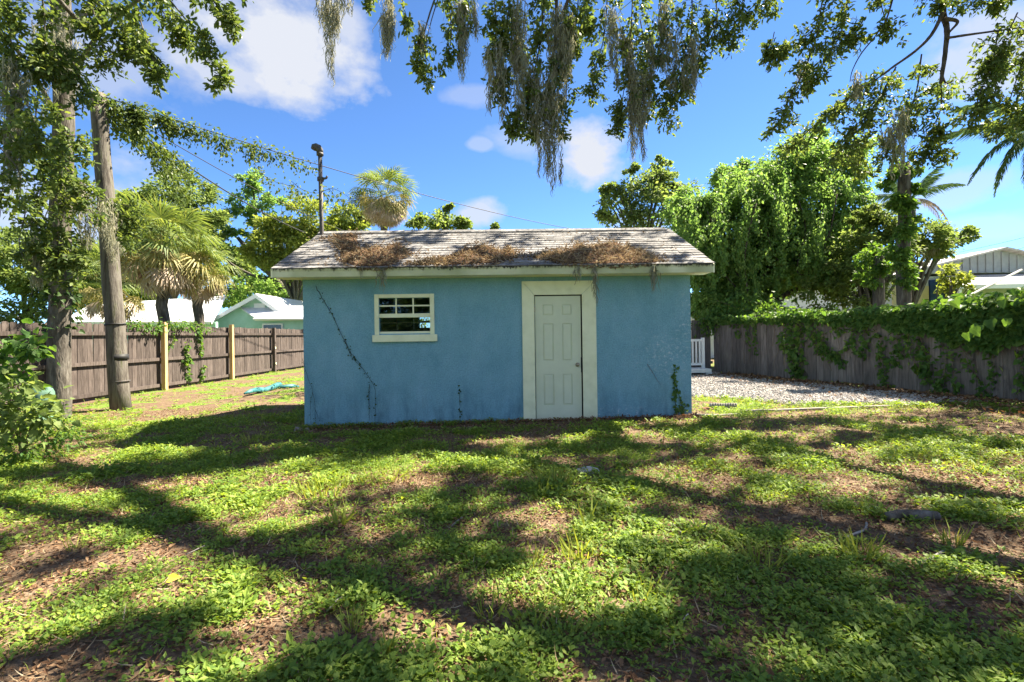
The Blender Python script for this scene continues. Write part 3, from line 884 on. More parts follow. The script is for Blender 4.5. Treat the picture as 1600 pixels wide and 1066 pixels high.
def lobe_px(px, py, r_px, Y, depth=None, n=20, squash=1.0):
    c = at(px, py, Y); k = Y / FPX
    r = r_px * k
    return (tuple(c), (r, (depth if depth else r), r * squash), n)


def gbase(px, Y):
    p = at(px, 560, Y); return Vector((p.x, Y, float(gz(p.x, Y))))


# ---- left background
tree('leafy_tree', 'broad mid green tree behind the plank fence at the far left edge', gbase(40, 34),
     [lobe_px(10, 420, 60, 34, n=26), lobe_px(70, 440, 55, 34, n=26), lobe_px(130, 450, 60, 35, n=24), lobe_px(40, 390, 40, 35, n=14), lobe_px(-70, 410, 80, 35, n=20), lobe_px(60, 490, 70, 34, n=18)],
     20000, .26, L_bright, trunk_r=.2)
tree('leafy_tree', 'bright green rounded tree rising behind the left fan palm', gbase(280, 34),
     [lobe_px(235, 330, 42, 34, n=22), lobe_px(290, 325, 50, 35, n=28), lobe_px(325, 365, 36, 34, n=18), lobe_px(215, 375, 50, 34, n=18), lobe_px(280, 385, 60, 34, n=20), lobe_px(160, 400, 50, 34, n=14)],
     24000, .25, L_bright, trunk_r=.2)
tree('oak_tree', 'yellow green spreading tree behind the left end of the shed roof', gbase(452, 36),
     [lobe_px(435, 375, 46, 34, n=22), lobe_px(490, 355, 46, 34, n=24), lobe_px(535, 352, 36, 34, n=18), lobe_px(470, 400, 46, 34, n=18), lobe_px(410, 395, 30, 34, n=10), lobe_px(545, 385, 40, 34, n=10), lobe_px(565, 350, 18, 34, n=6), lobe_px(500, 420, 60, 35, n=16)],
     30000, .22, L_yellow, trunk_r=.24, n_limb=18)


def big_limb(mb, base):
    for pl, r in (([(455, 505), (452, 470), (430, 435), (408, 415), (392, 395), (372, 372)], .36), ([(430, 435), (400, 432), (365, 415), (350, 400)], .15),
                  ([(452, 470), (470, 445), (480, 425)], .18), ([(392, 395), (398, 360), (400, 330), (396, 300)], .16)):
        pts = spline([at(x, y, 37) - base for x, y in pl], 5)
        mb.tube(pts, [r * (1 - .6 * i / (len(pts) - 1)) for i in range(len(pts))], 7, jit=.12)


tree('old_tree', 'tall thin-crowned grey green tree with a bare mossy limb left of the shed roof', gbase(455, 37),
     [lobe_px(398, 285, 24, 37, n=9), lobe_px(372, 318, 24, 37, n=9), lobe_px(420, 315, 22, 37, n=8), lobe_px(405, 340, 26, 37, n=7), lobe_px(360, 365, 24, 37, n=7), lobe_px(350, 400, 22, 37, n=6),
      lobe_px(425, 470, 42, 37, n=16), lobe_px(455, 490, 30, 37, n=12), lobe_px(380, 460, 34, 38, n=12), lobe_px(480, 470, 40, 38, n=12)],
     13000, .22, L_sunny, trunk_r=.2, n_limb=4, extra=big_limb)
tree('dense_tree', 'dense dark green tree filling the gap behind the mint house', gbase(400, 44),
     [lobe_px(345, 440, 40, 44, n=22), lobe_px(400, 455, 40, 44, n=24), lobe_px(455, 450, 40, 44, n=24), lobe_px(500, 420, 50, 44, n=26), lobe_px(370, 410, 24, 44, n=12), lobe_px(440, 490, 50, 44, n=18)],
     22000, .30, L_bright, trunk_r=.3)
tree('dense_tree', 'mid green tree closing the treeline between the oak trunk and the fan palm', gbase(150, 42),
     [lobe_px(120, 420, 50, 42, n=24), lobe_px(190, 410, 44, 42, n=22), lobe_px(160, 460, 50, 42, n=22), lobe_px(230, 440, 46, 42, n=18)],
     16000, .30, L_bright, trunk_r=.3)
tree('distant_tree', 'small grey green treetop just above the middle of the shed roof ridge', gbase(690, 30),
     [lobe_px(652, 352, 18, 30, n=9), lobe_px(695, 350, 24, 30, n=12), lobe_px(725, 350, 12, 30, n=6), lobe_px(700, 328, 8, 30, n=3), lobe_px(690, 375, 40, 30, n=12)],
     3600, .22, L_grey, trunk_r=.15)
tree('distant_tree', 'tiny treetop peeking over the shed roof ridge above the door', gbase(775, 32),
     [lobe_px(772, 358, 9, 32, n=5), lobe_px(775, 374, 16, 32, n=6)], 900, .22, L_grey, trunk_r=.12)
# ---- right background
tree('airy_tree', 'airy grey green tree behind the right end of the shed roof', gbase(1000, 25),
     [lobe_px(962, 335, 34, 25, n=14), lobe_px(1000, 300, 42, 25, n=20), lobe_px(1040, 305, 40, 25, n=18), lobe_px(1032, 262, 16, 25, n=6), lobe_px(962, 300, 20, 25, n=7), lobe_px(1010, 350, 60, 25, n=22), lobe_px(1060, 285, 16, 25, n=6), lobe_px(985, 262, 12, 25, n=4)],
     12000, .17, L_grey, trunk_r=.18, n_limb=24)
def lianas(mb, base):
    for k in range(9):
        px = random.uniform(1090, 1320); py = random.uniform(300, 380); Yk = random.uniform(15.3, 16.4)
        pts = spline([at(px + random.uniform(-14, 14) * i, py + (480 - py) * i / 3 * random.uniform(.6, 1), Yk) - base for i in range(4)], 4)
        mb.tube(pts, [.022 * random.uniform(.5, 1.1)] * len(pts), 4)


VT = tree('vine_covered_tree', 'huge bright green tree smothered in vines behind the weathered fence', gbase(1195, 17.5),
     [lobe_px(1085, 335, 43, 17.2, n=46), lobe_px(1150, 290, 34, 18.6, n=26), lobe_px(1178, 318, 56, 17.2, n=60), lobe_px(1238, 275, 52, 17.6, n=60), lobe_px(1298, 268, 52, 17.8, n=44),
      lobe_px(1305, 335, 46, 17.2, n=34), lobe_px(1125, 385, 46, 16.8, n=40), lobe_px(1230, 345, 56, 17.4, n=50), lobe_px(1180, 400, 60, 18, n=50), lobe_px(1265, 395, 56, 18, n=46), lobe_px(1320, 390, 40, 17.6, n=26), lobe_px(1270, 225, 26, 18, n=14)],
     110000, .115, L_sunny, M_bark_d, trunk_r=.30, T=T_FAR, droop=.7, n_limb=8, cr=.27, extra=lianas)
def garlands(t, n):
    P, A = [], []
    b = np.array(tuple(t.location))
    for k in range(n):
        px, py = RNG.uniform(1050, 1335), RNG.uniform(255, 420)
        if py < 300 and px < 1130: py += 60
        Yk = 15.2 + 1.2 * RNG.random() + (0.6 if px > 1290 or px < 1070 else 0); L_ = .5 + 1.5 * RNG.random(); m = int(70 * L_)
        c = np.array(tuple(at(px, py, Yk))) - b; u = RNG.random(m) ** .8
        P.append(c + np.stack([.13 * np.sin(u * 3 + k) + RNG.normal(size=m) * .09 * (1.2 - u), RNG.normal(size=m) * .09, -u * L_], -1))
        a = rdir(m) * .7; a[:, 2] -= .9; A.append(a)
    P = np.concatenate(P); A = np.concatenate(A); Nn = rdir(len(P)) * .6; Nn[:, 1] -= .6; Nn[:, 2] += .6
    leaves('trailing_vines', P, A, Nn, .105 * (.6 + .8 * RNG.random(len(P))), T_FAR, L_sunny, t)


garlands(VT, 150)
tree('vine_covered_tree', 'dark shaded thicket tree with hanging stems under the vine canopy', gbase(1160, 16.3),
     [lobe_px(1110, 430, 44, 16.6, n=34), lobe_px(1170, 420, 48, 17.2, n=24), lobe_px(1235, 420, 46, 17.2, n=20), lobe_px(1125, 475, 40, 16.2, n=30), lobe_px(1290, 430, 42, 16.6, n=18), lobe_px(1190, 470, 34, 16.2, n=16)],
     38000, .12, L_sunny, M_bark_d, trunk_r=.26, droop=.7, n_limb=16, cr=.26)
tree('sunlit_tree', 'yellow green sunlit small tree between the vine mass and the bare trunk', gbase(1360, 15),
     [lobe_px(1345, 400, 42, 15, n=22), lobe_px(1390, 370, 38, 15, n=18), lobe_px(1310, 450, 46, 15, n=16), lobe_px(1365, 440, 30, 15, n=12), lobe_px(1440, 385, 34, 15.5, n=14), lobe_px(1350, 340, 26, 15.5, n=10)],
     19000, .10, L_bright, trunk_r=.13, n_limb=20)
tree('side_tree', 'low branch of green leaves reaching right over the pale metal roof', gbase(1400, 16),
     [lobe_px(1440, 375, 28, 16, n=10), lobe_px(1478, 372, 26, 16, n=10, squash=.5), lobe_px(1508, 366, 18, 16, n=7, squash=.6), lobe_px(1520, 358, 8, 16, n=3)],
     2600, .11, L_grey, trunk_r=.10, n_limb=10)
tree('small_tree', 'yellow leaved sapling in front of the blue shutter of the right house', gbase(1490, 12.4),
     [lobe_px(1490, 438, 22, 12.4, n=10), lobe_px(1480, 425, 16, 12.4, n=6), lobe_px(1500, 450, 16, 12.4, n=7)], 700, .11, L_yellow, trunk_r=.03)


# ---- dead trunks with vine tops
def snag(px0, py0, px1, py1, Y, r, label, lobes, n_leaf):
    b = gbase(px0, Y); t = empty('bare_trunk', b); tag(t, label, 'tree trunk')
    top = at(px1, py1, Y) - b
    pts = wiggle((0, 0, -.1), top, 8, .015)
    MB().tube(pts, [r * (1.15 - .2 * i / 8) for i in range(9)], 12, jit=.06).build('trunk', M_bark, t, True)
    P, A, Nn, cc = clump_points([(np.array(c) - np.array(b), rr, n) for (c, rr, n) in lobes], n_leaf, .09, .6)
    leaves('vine', P, A, Nn, .10 * (.6 + .8 * RNG.random(len(P))), T_FAR, L_vine, t)


snag(1411, 480, 1412, 256, 11.6, .135, 'bare grey trunk topped with a tuft of vine behind the right fence',
     [lobe_px(1412, 262, 16, 11.6, n=10), lobe_px(1424, 300, 9, 11.6, n=8, squash=2.6), lobe_px(1392, 280, 14, 11.6, n=6), lobe_px(1420, 350, 10, 11.5, n=6, squash=2), lobe_px(1425, 268, 9, 11.6, n=5), lobe_px(1402, 310, 8, 11.4, n=6, squash=3), lobe_px(1405, 400, 9, 11.4, n=8, squash=3), lobe_px(1414, 340, 11, 11.4, n=12, squash=4), lobe_px(1416, 430, 10, 11.4, n=8, squash=3)], 4600)
snag(1375, 480, 1374, 400, 12.6, .13, 'short thick dark trunk left of the bare vine-topped trunk',
     [lobe_px(1372, 400, 24, 12.6, n=12), lobe_px(1362, 430, 18, 12.6, n=9), lobe_px(1385, 420, 12, 12.4, n=6)], 1500)

# ------------------------------------------------------------------ palms
L_palm = leafmat('palm_green', [G(.07, .115, .045), G(.115, .17, .065), G(.18, .23, .085), G(.29, .30, .12)], .4, (1.3, 1.25, .5), .45, clump=2)
L_palm_y = leafmat('palm_yellowing', [G(.15, .17, .06), G(.25, .245, .10), G(.36, .31, .14), G(.42, .36, .19)], .35, (1.2, 1.15, .6), .5, clump=2)
L_palm_d = leafmat('palm_dead', [G(.22, .16, .11), G(.36, .28, .21), G(.46, .38, .30), G(.54, .46, .39)], .2, (1.1, 1, .9), .8, clump=2)


def fan_frond(seed, dead=False, petiole=1.0, R=.95):
    r = random.Random(seed); V = []; F = []
    def pt(*p): V.append(p); return len(V) - 1
    w = .012
    droop0 = .0
    # petiole: two crossing strips
    a = [(0, -w, 0), (0, w, 0), (petiole, w * .7, .06), (petiole, -w * .7, .06), (0, 0, -w), (0, 0, w), (petiole, 0, .06 + w), (petiole, 0, .06 - w)]
    i0 = len(V); V += a; F += [(i0, i0 + 1, i0 + 2), (i0, i0 + 2, i0 + 3), (i0 + 4, i0 + 5, i0 + 6), (i0 + 4, i0 + 6, i0 + 7)]
    hub = (petiole, 0, .06)
    n = 28; spread = 2.0 if not dead else .8
    for k in range(n):
        an = -spread + 2 * spread * k / (n - 1) + r.uniform(-.04, .04)
        L = R * (.72 + .28 * math.cos(an * .7)) * r.uniform(.85, 1.05)
        ca, sa = math.cos(an), math.sin(an)
        fold = .10 * (1 if k % 2 else -1) + .18 * abs(math.sin(an))
        dr = r.uniform(.18, .55) if not dead else r.uniform(.1, .3)
        hw = .028 * R
        m = (hub[0] + ca * L * .55, sa * L * .55, hub[2] + fold * L * .4 - .02)
        e = (hub[0] + ca * L * .94, sa * L * .94, hub[2] + fold * L * .3 - dr * L)
        h = pt(*hub); p1 = pt(m[0] - sa * hw, m[1] + ca * hw, m[2] + .012); p2 = pt(m[0] + sa * hw, m[1] - ca * hw, m[2] + .012); q = pt(*e)
        F += [(h, p2, p1), (p1, p2, q)]
    return np_mesh('frond', np.array(V), np.array(F))


def fan_palm(label, base, crown, R, n_live, n_yel, n_dead, trunk_r, seed):
    rr = random.Random(seed)
    base = Vector(base); t = empty('fan_palm', base); tag(t, label, 'palm tree')
    c = Vector(crown) - base
    pts = wiggle((0, 0, -.1), c - Vector((0, 0, .25)), 10, .02)
    MB().tube(pts, [trunk_r * (1.1 if i in (0,) else 1) for i in range(len(pts))], 12, jit=.07).build('trunk', M_bark, t, True)
    fm = []
    for k in range(3):
        me = fan_frond(seed + k, False, 1.0, .95); me.materials.append(L_palm); fm.append(me)
    ym = fan_frond(seed + 9, False, .9, .9); ym.materials.append(L_palm_y)
    dm = []
    for k in range(2):
        me = fan_frond(seed + 20 + k, True, .75, .95); me.materials.append(L_palm_d); dm.append(me)
    tot = n_live + n_yel + n_dead
    for i in range(tot):
        az = i * 2.39996 + rr.uniform(-.25, .25)
        if i < n_live: me = rr.choice(fm); el = math.radians(82 - 105 * (i / n_live) ** .9 + rr.uniform(-8, 8)); lab = None
        elif i < n_live + n_yel: me = ym; el = math.radians(-5 - 50 * rr.random()); lab = 'yellowing frond'
        else: me = rr.choice(dm); el = math.radians(-38 - 50 * rr.random() ** .8); lab = 'dead tan frond'
        o = obj('frond', me, None, t)
        if lab: o['label'] = lab
        s = R / 1.9 * rr.uniform(.85, 1.1)
        o.location = c + Vector((math.cos(az), math.sin(az), 0)) * trunk_r * .7 + Vector((0, 0, -.25 * (i / tot)))
        o.rotation_euler = (rr.uniform(-.5, .5), -el, az); o.scale = (s, s, s)
    # woody flower stalks between the fronds
    mb = MB()
    for i in range(10):
        az = rr.uniform(0, 6.28); L = R * rr.uniform(.6, .95)
        e = c + Vector((math.cos(az) * L, math.sin(az) * L, rr.uniform(-.1, .5) * L))
        mb.tube(spline([c, c.lerp(e, .6) + Vector((0, 0, .2)), e], 4), .009, 4)
        for k in range(14):
            q = c.lerp(e, rr.uniform(.5, 1)) + Vector((0, 0, .1)); mb.tube([q, q + Vector((rr.gauss(0, .12), rr.gauss(0, .12), rr.uniform(-.25, .05)))], .006, 3)
    mb.build('flower_stalk', L_palm_y, t)
    return t


Yp = 15.6
fan_palm('big fan palm with dead tan fronds behind the plank fence', gbase(256, Yp), at(254, 382, Yp), 1.85, 34, 26, 18, .17, 40)
fan_palm('lower fan palm head right of the big one, its yellow fronds over the white roof', gbase(318, 16.6), at(306, 415, 16.6), 1.35, 22, 18, 9, .15, 70)
fan_palm('leaning smaller fan palm left of the big one, behind the wooden utility pole', gbase(200, 17.5), at(178, 440, 17.5), 1.7, 22, 12, 10, .16, 90)
fan_palm('tall fan palm with a round head standing above the shed roof', gbase(600, 26), at(600, 305, 26), 1.9, 26, 34, 46, .19, 140)


L_feather = leafmat('feather_palm_leaf', [G(.04, .085, .05), G(.07, .125, .065), G(.11, .17, .08), G(.17, .22, .10)], .35, (1.2, 1.2, .7), .5, clump=2)


def feather_frond(seed, L=2.6, droop=1.2, leaf=.62, n=64):
    """pinnate frond along +X with drooping leaflets"""
    r = random.Random(seed); V = []; F = []
    def mid(t): return np.array((L * (t - .18 * t * t), 0, .55 * t - (droop + .4) * t * t))
    k = 14
    for i in range(k):
        a, b = mid(i / k), mid((i + 1) / k); w = .022 * (1 - .8 * i / k)
        for off in ((0, w, 0), (0, 0, w)):
            o = np.array(off); j = len(V); V += [a - o, a + o, b + o, b - o]; F += [(j, j + 1, j + 2), (j, j + 2, j + 3)]
    for i in range(n):
        t = .16 + .84 * i / n; p = mid(t)
        ll = leaf * math.sin(math.pi * min(1, .25 + .75 * t)) ** .6 * r.uniform(.8, 1.1) * (1 if t < .9 else .7)
        for s in (-1, 1):
            d = np.array((.45 + .3 * r.random(), s * r.uniform(.35, .9), -.55 - .5 * r.random())); d /= np.linalg.norm(d)
            e1 = p + d * ll * .5; e2 = p + d * ll * .9 + np.array((0, 0, -.32 * ll)); w = np.array((.020, 0, .010))
            j = len(V); V += [p, e1 - w, e1 + w, e2]; F += [(j, j + 1, j + 2), (j + 2, j + 1, j + 3)]
    return np_mesh('frond', np.array(V), np.array(F))


def feather_palm(label, base, crown, spec, trunk_r, seed):
    base = Vector(base); t = empty('feather_palm', base); tag(t, label, 'palm tree'); c = Vector(crown) - base
    pts = wiggle((0, 0, -.1), c, 8, .02)
    MB().tube(pts, trunk_r, 10, jit=.05).build('trunk', M_bark, t, True)
    for i, (az, el, s, dead, dr) in enumerate(spec):
        me = feather_frond(seed + i, 2.6, dr, .55 if not dead else .42); me.materials.append(L_feather if not dead else L_palm_d)
        o = obj('frond', me, None, t); o.location = c; o.rotation_euler = (0, -math.radians(el), math.radians(az)); o.scale = (s, s, s)
        if dead: o['label'] = 'dead brown frond'


feather_palm('feather palm with drooping and dead fronds behind the bare trunk', gbase(1420, 16.5), at(1424, 312, 16.5),
             [(-15, 32, .70, False, .9), (10, 5, .55, True, 1.9), (-40, -5, .5, True, 2.2), (5, 50, .6, False, .5), (160, 20, .72, False, .8), (185, 5, .6, False, 1.0), (100, 50, .7, False, .8), (-90, 40, .6, False, .9), (60, 15, .7, False, 1.0), (-60, 60, .6, False, .7), (200, 40, .6, False, .8)], .13, 300)
feather_palm('feather palm whose long weeping fronds droop in at the right edge', gbase(1720, 11.0), at(1640, 205, 11.0),
             [(184, 0, .62, False, 2.3), (172, 12, .66, False, 2.4), (200, -12, .6, False, 2.2), (192, -25, .55, False, 2.0), (165, -10, .6, False, 2.2), (150, 30, .9, False, 1.3), (60, 40, 1, False, 1.2), (0, 30, 1, False, 1.2), (-60, 40, 1, False, 1.2), (110, 55, 1, False, 1), (230, 50, 1, False, 1)], .16, 330)
#PART3#

# ------------------------------------------------------------------ houses beyond the fences
M_mint = pm('mint_siding', [(.34, .55, .46), (.42, .63, .54)], 3, .7, .05, 30)
M_wroof = pm('white_roof', [(.52, .54, .56), (.64, .65, .67)], 4, .6, .1, 60)
M_wtrim = pm('white_trim', [(.72, .72, .72), (.78, .78, .78)], 4, .6, .0)
M_win = pm('dark_window_glass', [(.02, .025, .03), (.04, .05, .055)], 3, .1, 0, spec=.6)
M_corr = pm('grey_corrugated_metal', [(.27, .285, .30), (.34, .355, .37)], 4, .5, .05, 30, spec=.4)
M_cream = pm('cream_wall', [(.50, .42, .25), (.58, .50, .31)], 3, .8, .05, 30)
M_greyw = pm('pale_grey_siding', [(.44, .47, .46), (.52, .55, .54)], 3, .8, .05, 30)
M_blue = pm('blue_shutter', [(.015, .045, .16), (.025, .07, .22)], 3, .6, .0)
M_oldmetal = pm('old_pale_roof_metal', [(.34, .31, .29), (.46, .44, .42), (.54, .53, .51)], 6, .6, .1, 20, stretch=(1, .2, 1))


def quad_slab(mb, P, th):
    """thick sheet from 4 corner points, thickness downwards"""
    n = len(mb.v); P = [Vector(p) for p in P]
    nn = (P[1] - P[0]).cross(P[3] - P[0]).normalized()
    if nn.z < 0: nn = -nn
    mb.v += P + [p - nn * th for p in P]
    for q in ((0, 1, 2, 3), (7, 6, 5, 4), (0, 4, 5, 1), (1, 5, 6, 2), (2, 6, 7, 3), (3, 7, 4, 0)): mb.f.append([n + i for i in q])


def left_house():
    Y = 28.0
    H = empty('mint_house', at(403, 560, Y) * 1.0); H.location.z = 0; o = H.location.copy()
    tag(H, 'mint green house with white roof and a front gable behind the plank fence', 'house')
    L = lambda px, py, Yy=Y: at(px, py, Yy) - o
    pk, gl, gr = L(403, 459), L(300, 516), L(470, 507)
    # gable wing: ridge runs away from us
    z0 = -.1; back = 6.0
    mb = MB(); mb.prism([(gl.x + .5, z0), (gr.x - .3, z0), (gr.x - .3, pk.z - (gr.x - .3) * (pk.z - gr.z) / gr.x - .12), (0, pk.z - .14), (gl.x + .5, pk.z - (gl.x + .5) * (pk.z - gl.z) / gl.x - .12)], .3, back)
    mb.build('wall', M_mint, H)
    rf = MB()
    quad_slab(rf, [(gl.x, -.15, gl.z), (0, -.15, pk.z), (0, back, pk.z), (gl.x, back, gl.z)], .12)
    quad_slab(rf, [(0, -.15, pk.z), (gr.x, -.15, gr.z), (gr.x, back, gr.z), (0, back, pk.z)], .12)
    r = rf.build('roof', M_wroof, H)
    tm = MB()
    for a in (gl, gr):
        d = Vector((a.x, 0, a.z)); p = Vector((0, 0, pk.z))
        tm.prism([(d.x, d.z - .02), (p.x, p.z - .02), (p.x, p.z - .26), (d.x, d.z - .26)] if a is gl else [(p.x, p.z - .26), (p.x, p.z - .02), (d.x, d.z - .02), (d.x, d.z - .26)], -.2, -.152)
    tm.build('rake_trim', M_wtrim, H)
    # main roof sloping towards us, left of the gable
    a0, a1, b1, b0 = L(95, 503, 26), L(330, 503, 26), L(352, 462, 30.5), L(140, 476, 30.5)
    rf = MB(); quad_slab(rf, [a0, a1, b1, b0], .15); rf.build('roof', M_wroof, H)
    MB().box(a0.x + .4, a1.x, a0.y + .4, a0.y + .6, z0, a0.z - .1).build('wall', M_mint, H)
    # porch roof and wall on the right
    p0, p1, q1, q0 = L(399, 497, 27.0), L(520, 497, 27.0), L(520, 478, 28.5), L(372, 478, 28.5)
    rf = MB(); quad_slab(rf, [p0, p1, q1, q0], .1); rf.build('porch_roof', M_wroof, H)
    MB().box(p0.x - .02, p1.x, p0.y - .05, p0.y - .003, p0.z - .17, p0.z + .01).build('fascia', M_wtrim, H)
    MB().box(p0.x + .25, p1.x - .2, p0.y + .25, p0.y + .4, z0, p0.z - .1).build('wall', M_mint, H)
    g0 = L(399, 499, 26.93); MB().tube([Vector((p0.x - .05, p0.y - .12, p0.z - .06)), Vector((p1.x, p1.y - .12, p1.z - .06))], .06, 6).build('gutter', M_wtrim, H)
    MB().box(-.32, .32, .24, .296, pk.z - 1.0, pk.z - .55).build('gable_vent', M_wtrim, H)
    w = L(412, 508, 27.2); w2 = L(440, 530, 27.2)
    MB().box(w.x - .08, w2.x + .08, w.y - .02, w.y + .02, w2.z - .1, w.z + .08).build('window', M_wtrim, H)
    f = [c for c in H.children if c.name.startswith('window')][0]
    MB().box(w.x, w2.x, w.y - .03, w.y - .022, w2.z, w.z).build('pane', M_win, f)


left_house()


def right_house():
    Y = 20.0
    H = empty('metal_roof_house', (20, Y, 0)); o = Vector((20, Y, 0))
    tag(H, 'low pale house with corrugated gable and rusty white metal roof behind the right fence', 'house')
    L = lambda px, py, Yy=Y: at(px, py, Yy) - o
    pk = L(1560, 388); el = L(1385, 431); er = pk + Vector((pk.x - el.x, 0, el.z - pk.z))
    back = 11
    MB().prism([(el.x + .4, -.1), (er.x - .4, -.1), (er.x - .4, er.z - .02), (el.x + .4, el.z - .02)], .25, back).build('wall', M_greyw, H)
    MB().prism([(el.x + .3, el.z + .06), (er.x - .3, er.z + .06), (pk.x, pk.z - .06)], .0, .24).build('gable', M_corr, H)
    n = 26; rb = MB()
    for i in range(n):
        x = el.x + .6 + (er.x - el.x - 1.2) * i / (n - 1)
        zt = pk.z - abs(x - pk.x) * (pk.z - el.z) / (pk.x - el.x) - .12
        if zt - el.z > .1: rb.prism([(x - .06, el.z + .08), (x + .06, el.z + .08), (x + .06, zt), (x - .06, zt)], -.03, -.003)
    o_ = rb.build('rib', M_corr, H); o_['kind'] = 'stuff'
    rf = MB(); quad_slab(rf, [(el.x, -.35, el.z), (pk.x, -.35, pk.z), (pk.x, back, pk.z), (el.x, back, el.z)], .07)
    quad_slab(rf, [(pk.x, -.35, pk.z), (er.x, -.35, er.z), (er.x, back, er.z), (pk.x, back, pk.z)], .07)
    roof = rf.build('roof', M_oldmetal, H)
    sl = (pk.z - el.z) / (pk.x - el.x); rb = MB()
    for i in range(12):
        y = .2 + i * .9
        quad_slab(rb, [(el.x, y, el.z + .025), (pk.x, y, pk.z + .025), (pk.x, y + .05, pk.z + .025), (el.x, y + .05, el.z + .025)], .022)
    rb.build('seam', M_oldmetal, roof)
    for (fx_, fy_, sz) in ((.25, 1.2, .35), (.42, .6, .22), (.55, 1.6, .3), (.15, .4, .2), (.35, 2.6, .3)):
        px_ = el.x + (pk.x - el.x) * fx_; pz_ = el.z + (pk.z - el.z) * fx_
        MB().box(px_ - sz, px_ + sz, fy_, fy_ + .35, pz_ - .05, pz_ + .13 + sz * .2).build('roof_debris', M_bark_d, roof)
    # cream lower wall and blue shutters
    MB().box(el.x + .41, el.x + 1.9, .18, .247, -.1, L(1400, 447).z).build('wall_base', M_cream, H)
    MB().box(el.x + 1.95, el.x + 3.1, .16, .247, .3, L(1460, 437).z).build('shutter', M_blue, H)
    MB().box(el.x + 3.9, er.x - .6, .16, .247, .3, 2.55).build('shutter', M_blue, H)
    # lean-to patio cover
    c0, c1 = L(1488, 446, 17.6), L(1700, 452, 17.6); d0, d1 = L(1478, 431, 20.0), L(1720, 424, 20.0)
    rf = MB(); quad_slab(rf, [c0, c1, d1, d0], .05); pc = rf.build('patio_cover', M_oldmetal, H)
    MB().box(c0.x, c1.x, c0.y - .06, c0.y - .005, c0.z - .14, c0.z + .02).build('beam', M_wtrim, H)
    e0, e1 = L(1498, 470, 16.6), L(1565, 437, 17.5); MB().tube([e0, e1, e1 + (e1 - e0) * .5], .04, 6).build('brace', M_oldmetal, H)
    for x in (c0.x + .3, c1.x - .3): MB().box(x - .05, x + .05, c0.y, c0.y + .1, -.1, c0.z - .06).build('post', M_wtrim, H)


right_house()

# part of a white eave with sky behind the corner, beyond the rear fence
wh = empty('white_house', (at(1110, 560, 24).x, 24, 0)); tag(wh, 'white walled house just visible between shed corner and vine thicket', 'house')
MB().box(-4, 1.6, 0, 4, -.1, 2.9).build('wall', M_white, wh); rr_ = MB(); quad_slab(rr_, [(-4.4, -.5, 2.8), (2.0, -.5, 2.8), (2.0, 2, 3.5), (-4.4, 2, 3.5)], .12); rr_.build('roof', M_wroof, wh)

# banana plant behind the rear fence
M_ban = leafmat('banana_leaf', [G(.10, .16, .03), G(.18, .24, .04), G(.28, .32, .06)], .5, (1.3, 1.2, .4), .4)


def big_leaf_plant(name, label, base, n, L, W, mat, h, cat='plant', seed=1, lean=.9):
    r = random.Random(seed); t = empty(name, base); tag(t, label, cat)
    for i in range(n):
        az = i * 2.4 + r.uniform(-.3, .3); V = []; F = []
        up = r.uniform(.5, 1.1); LL = L * r.uniform(.8, 1.1)
        m = 7
        for k in range(m + 1):
            s = k / m; d = LL * s * lean; z = h + LL * (up * s - .75 * s * s); w = W * math.sin(math.pi * min(1, .08 + .92 * s)) ** .7 * .5 if k < m else .0
            c = np.array((math.cos(az) * d, math.sin(az) * d, z)); sd = np.array((-math.sin(az), math.cos(az), 0))
            V += [c - sd * w + np.array((0, 0, .12 * w)), c, c + sd * w + np.array((0, 0, .12 * w))]
        for k in range(m):
            a = 3 * k; F += [(a, a + 1, a + 4, a + 3), (a + 1, a + 2, a + 5, a + 4)]
        obj('leaf', np_mesh('leaf', np.array(V), np.array(F), True), mat, t)
    MB().tube([(0, 0, -.1), (0, 0, h)], [.07, .04], 7).build('stem', mat, t)
    return t


big_leaf_plant('banana_plant', 'sunlit banana plant between the shed corner and the vine thicket', Vector((at(1096, 560, 17).x, 17, 0)), 11, 1.3, .42, M_ban, 1.5, seed=4)
big_leaf_plant('banana_plant', 'young banana plant showing above the plank fence by the mint house', Vector((at(390, 560, 22).x, 22, 0)), 7, .9, .3, L_vine, 1.4, seed=9)
big_leaf_plant('banana_plant', 'broad dark green banana leaves above the vines at the right edge', Vector((at(1625, 560, 11.5).x, 11.5, 0)), 7, 1.0, .42, L_vine, 1.75, seed=12)

# ------------------------------------------------------------------ utility pole, cables
PB = Vector(gpoint(190, 640)); PY = PB.y; PT = at(153, 147, PY)
up = empty('utility_pole', PB); tag(up, 'leaning old wooden utility pole with black band by the plank fence', 'utility pole')
tp = PT - PB; ax = tp.normalized()
pts = wiggle((0, 0, -.2), tp, 10, .008)
MB().tube(pts, [.185, .178, .172, .168, .165, .16, .155, .15, .148, .145, .142], 16, jit=.015).build('pole', M_pole, up, True)
def band(h, hh, r, m, nm): MB().tube([ax * h, ax * (h + hh)], r, 16).build(nm, m, up, True)
hp = lambda py: (at(190, py, PY).z - PB.z)
band(hp(563), .12, .185, M_black, 'band'); band(hp(508), .03, .182, M_black, 'cable_strap'); band(hp(597), .025, .186, M_metal, 'wire_loop')
CABLES = {}
M_cable = pm('black_cable', [(.015, .015, .016), (.03, .03, .03)], 9, .6, 0)


def cable(label, a, b, r, sag, anchor='utility pole'):
    pts = []
    for i in range(41):
        t = i / 40; p = a.lerp(b, t); p.z -= sag * 4 * t * (1 - t); pts.append(p)
    o = MB().tube(pts, r, 6).build('overhead_cable', M_cable, None, True); tag(o, label, 'cable', 'overhead cables'); return pts


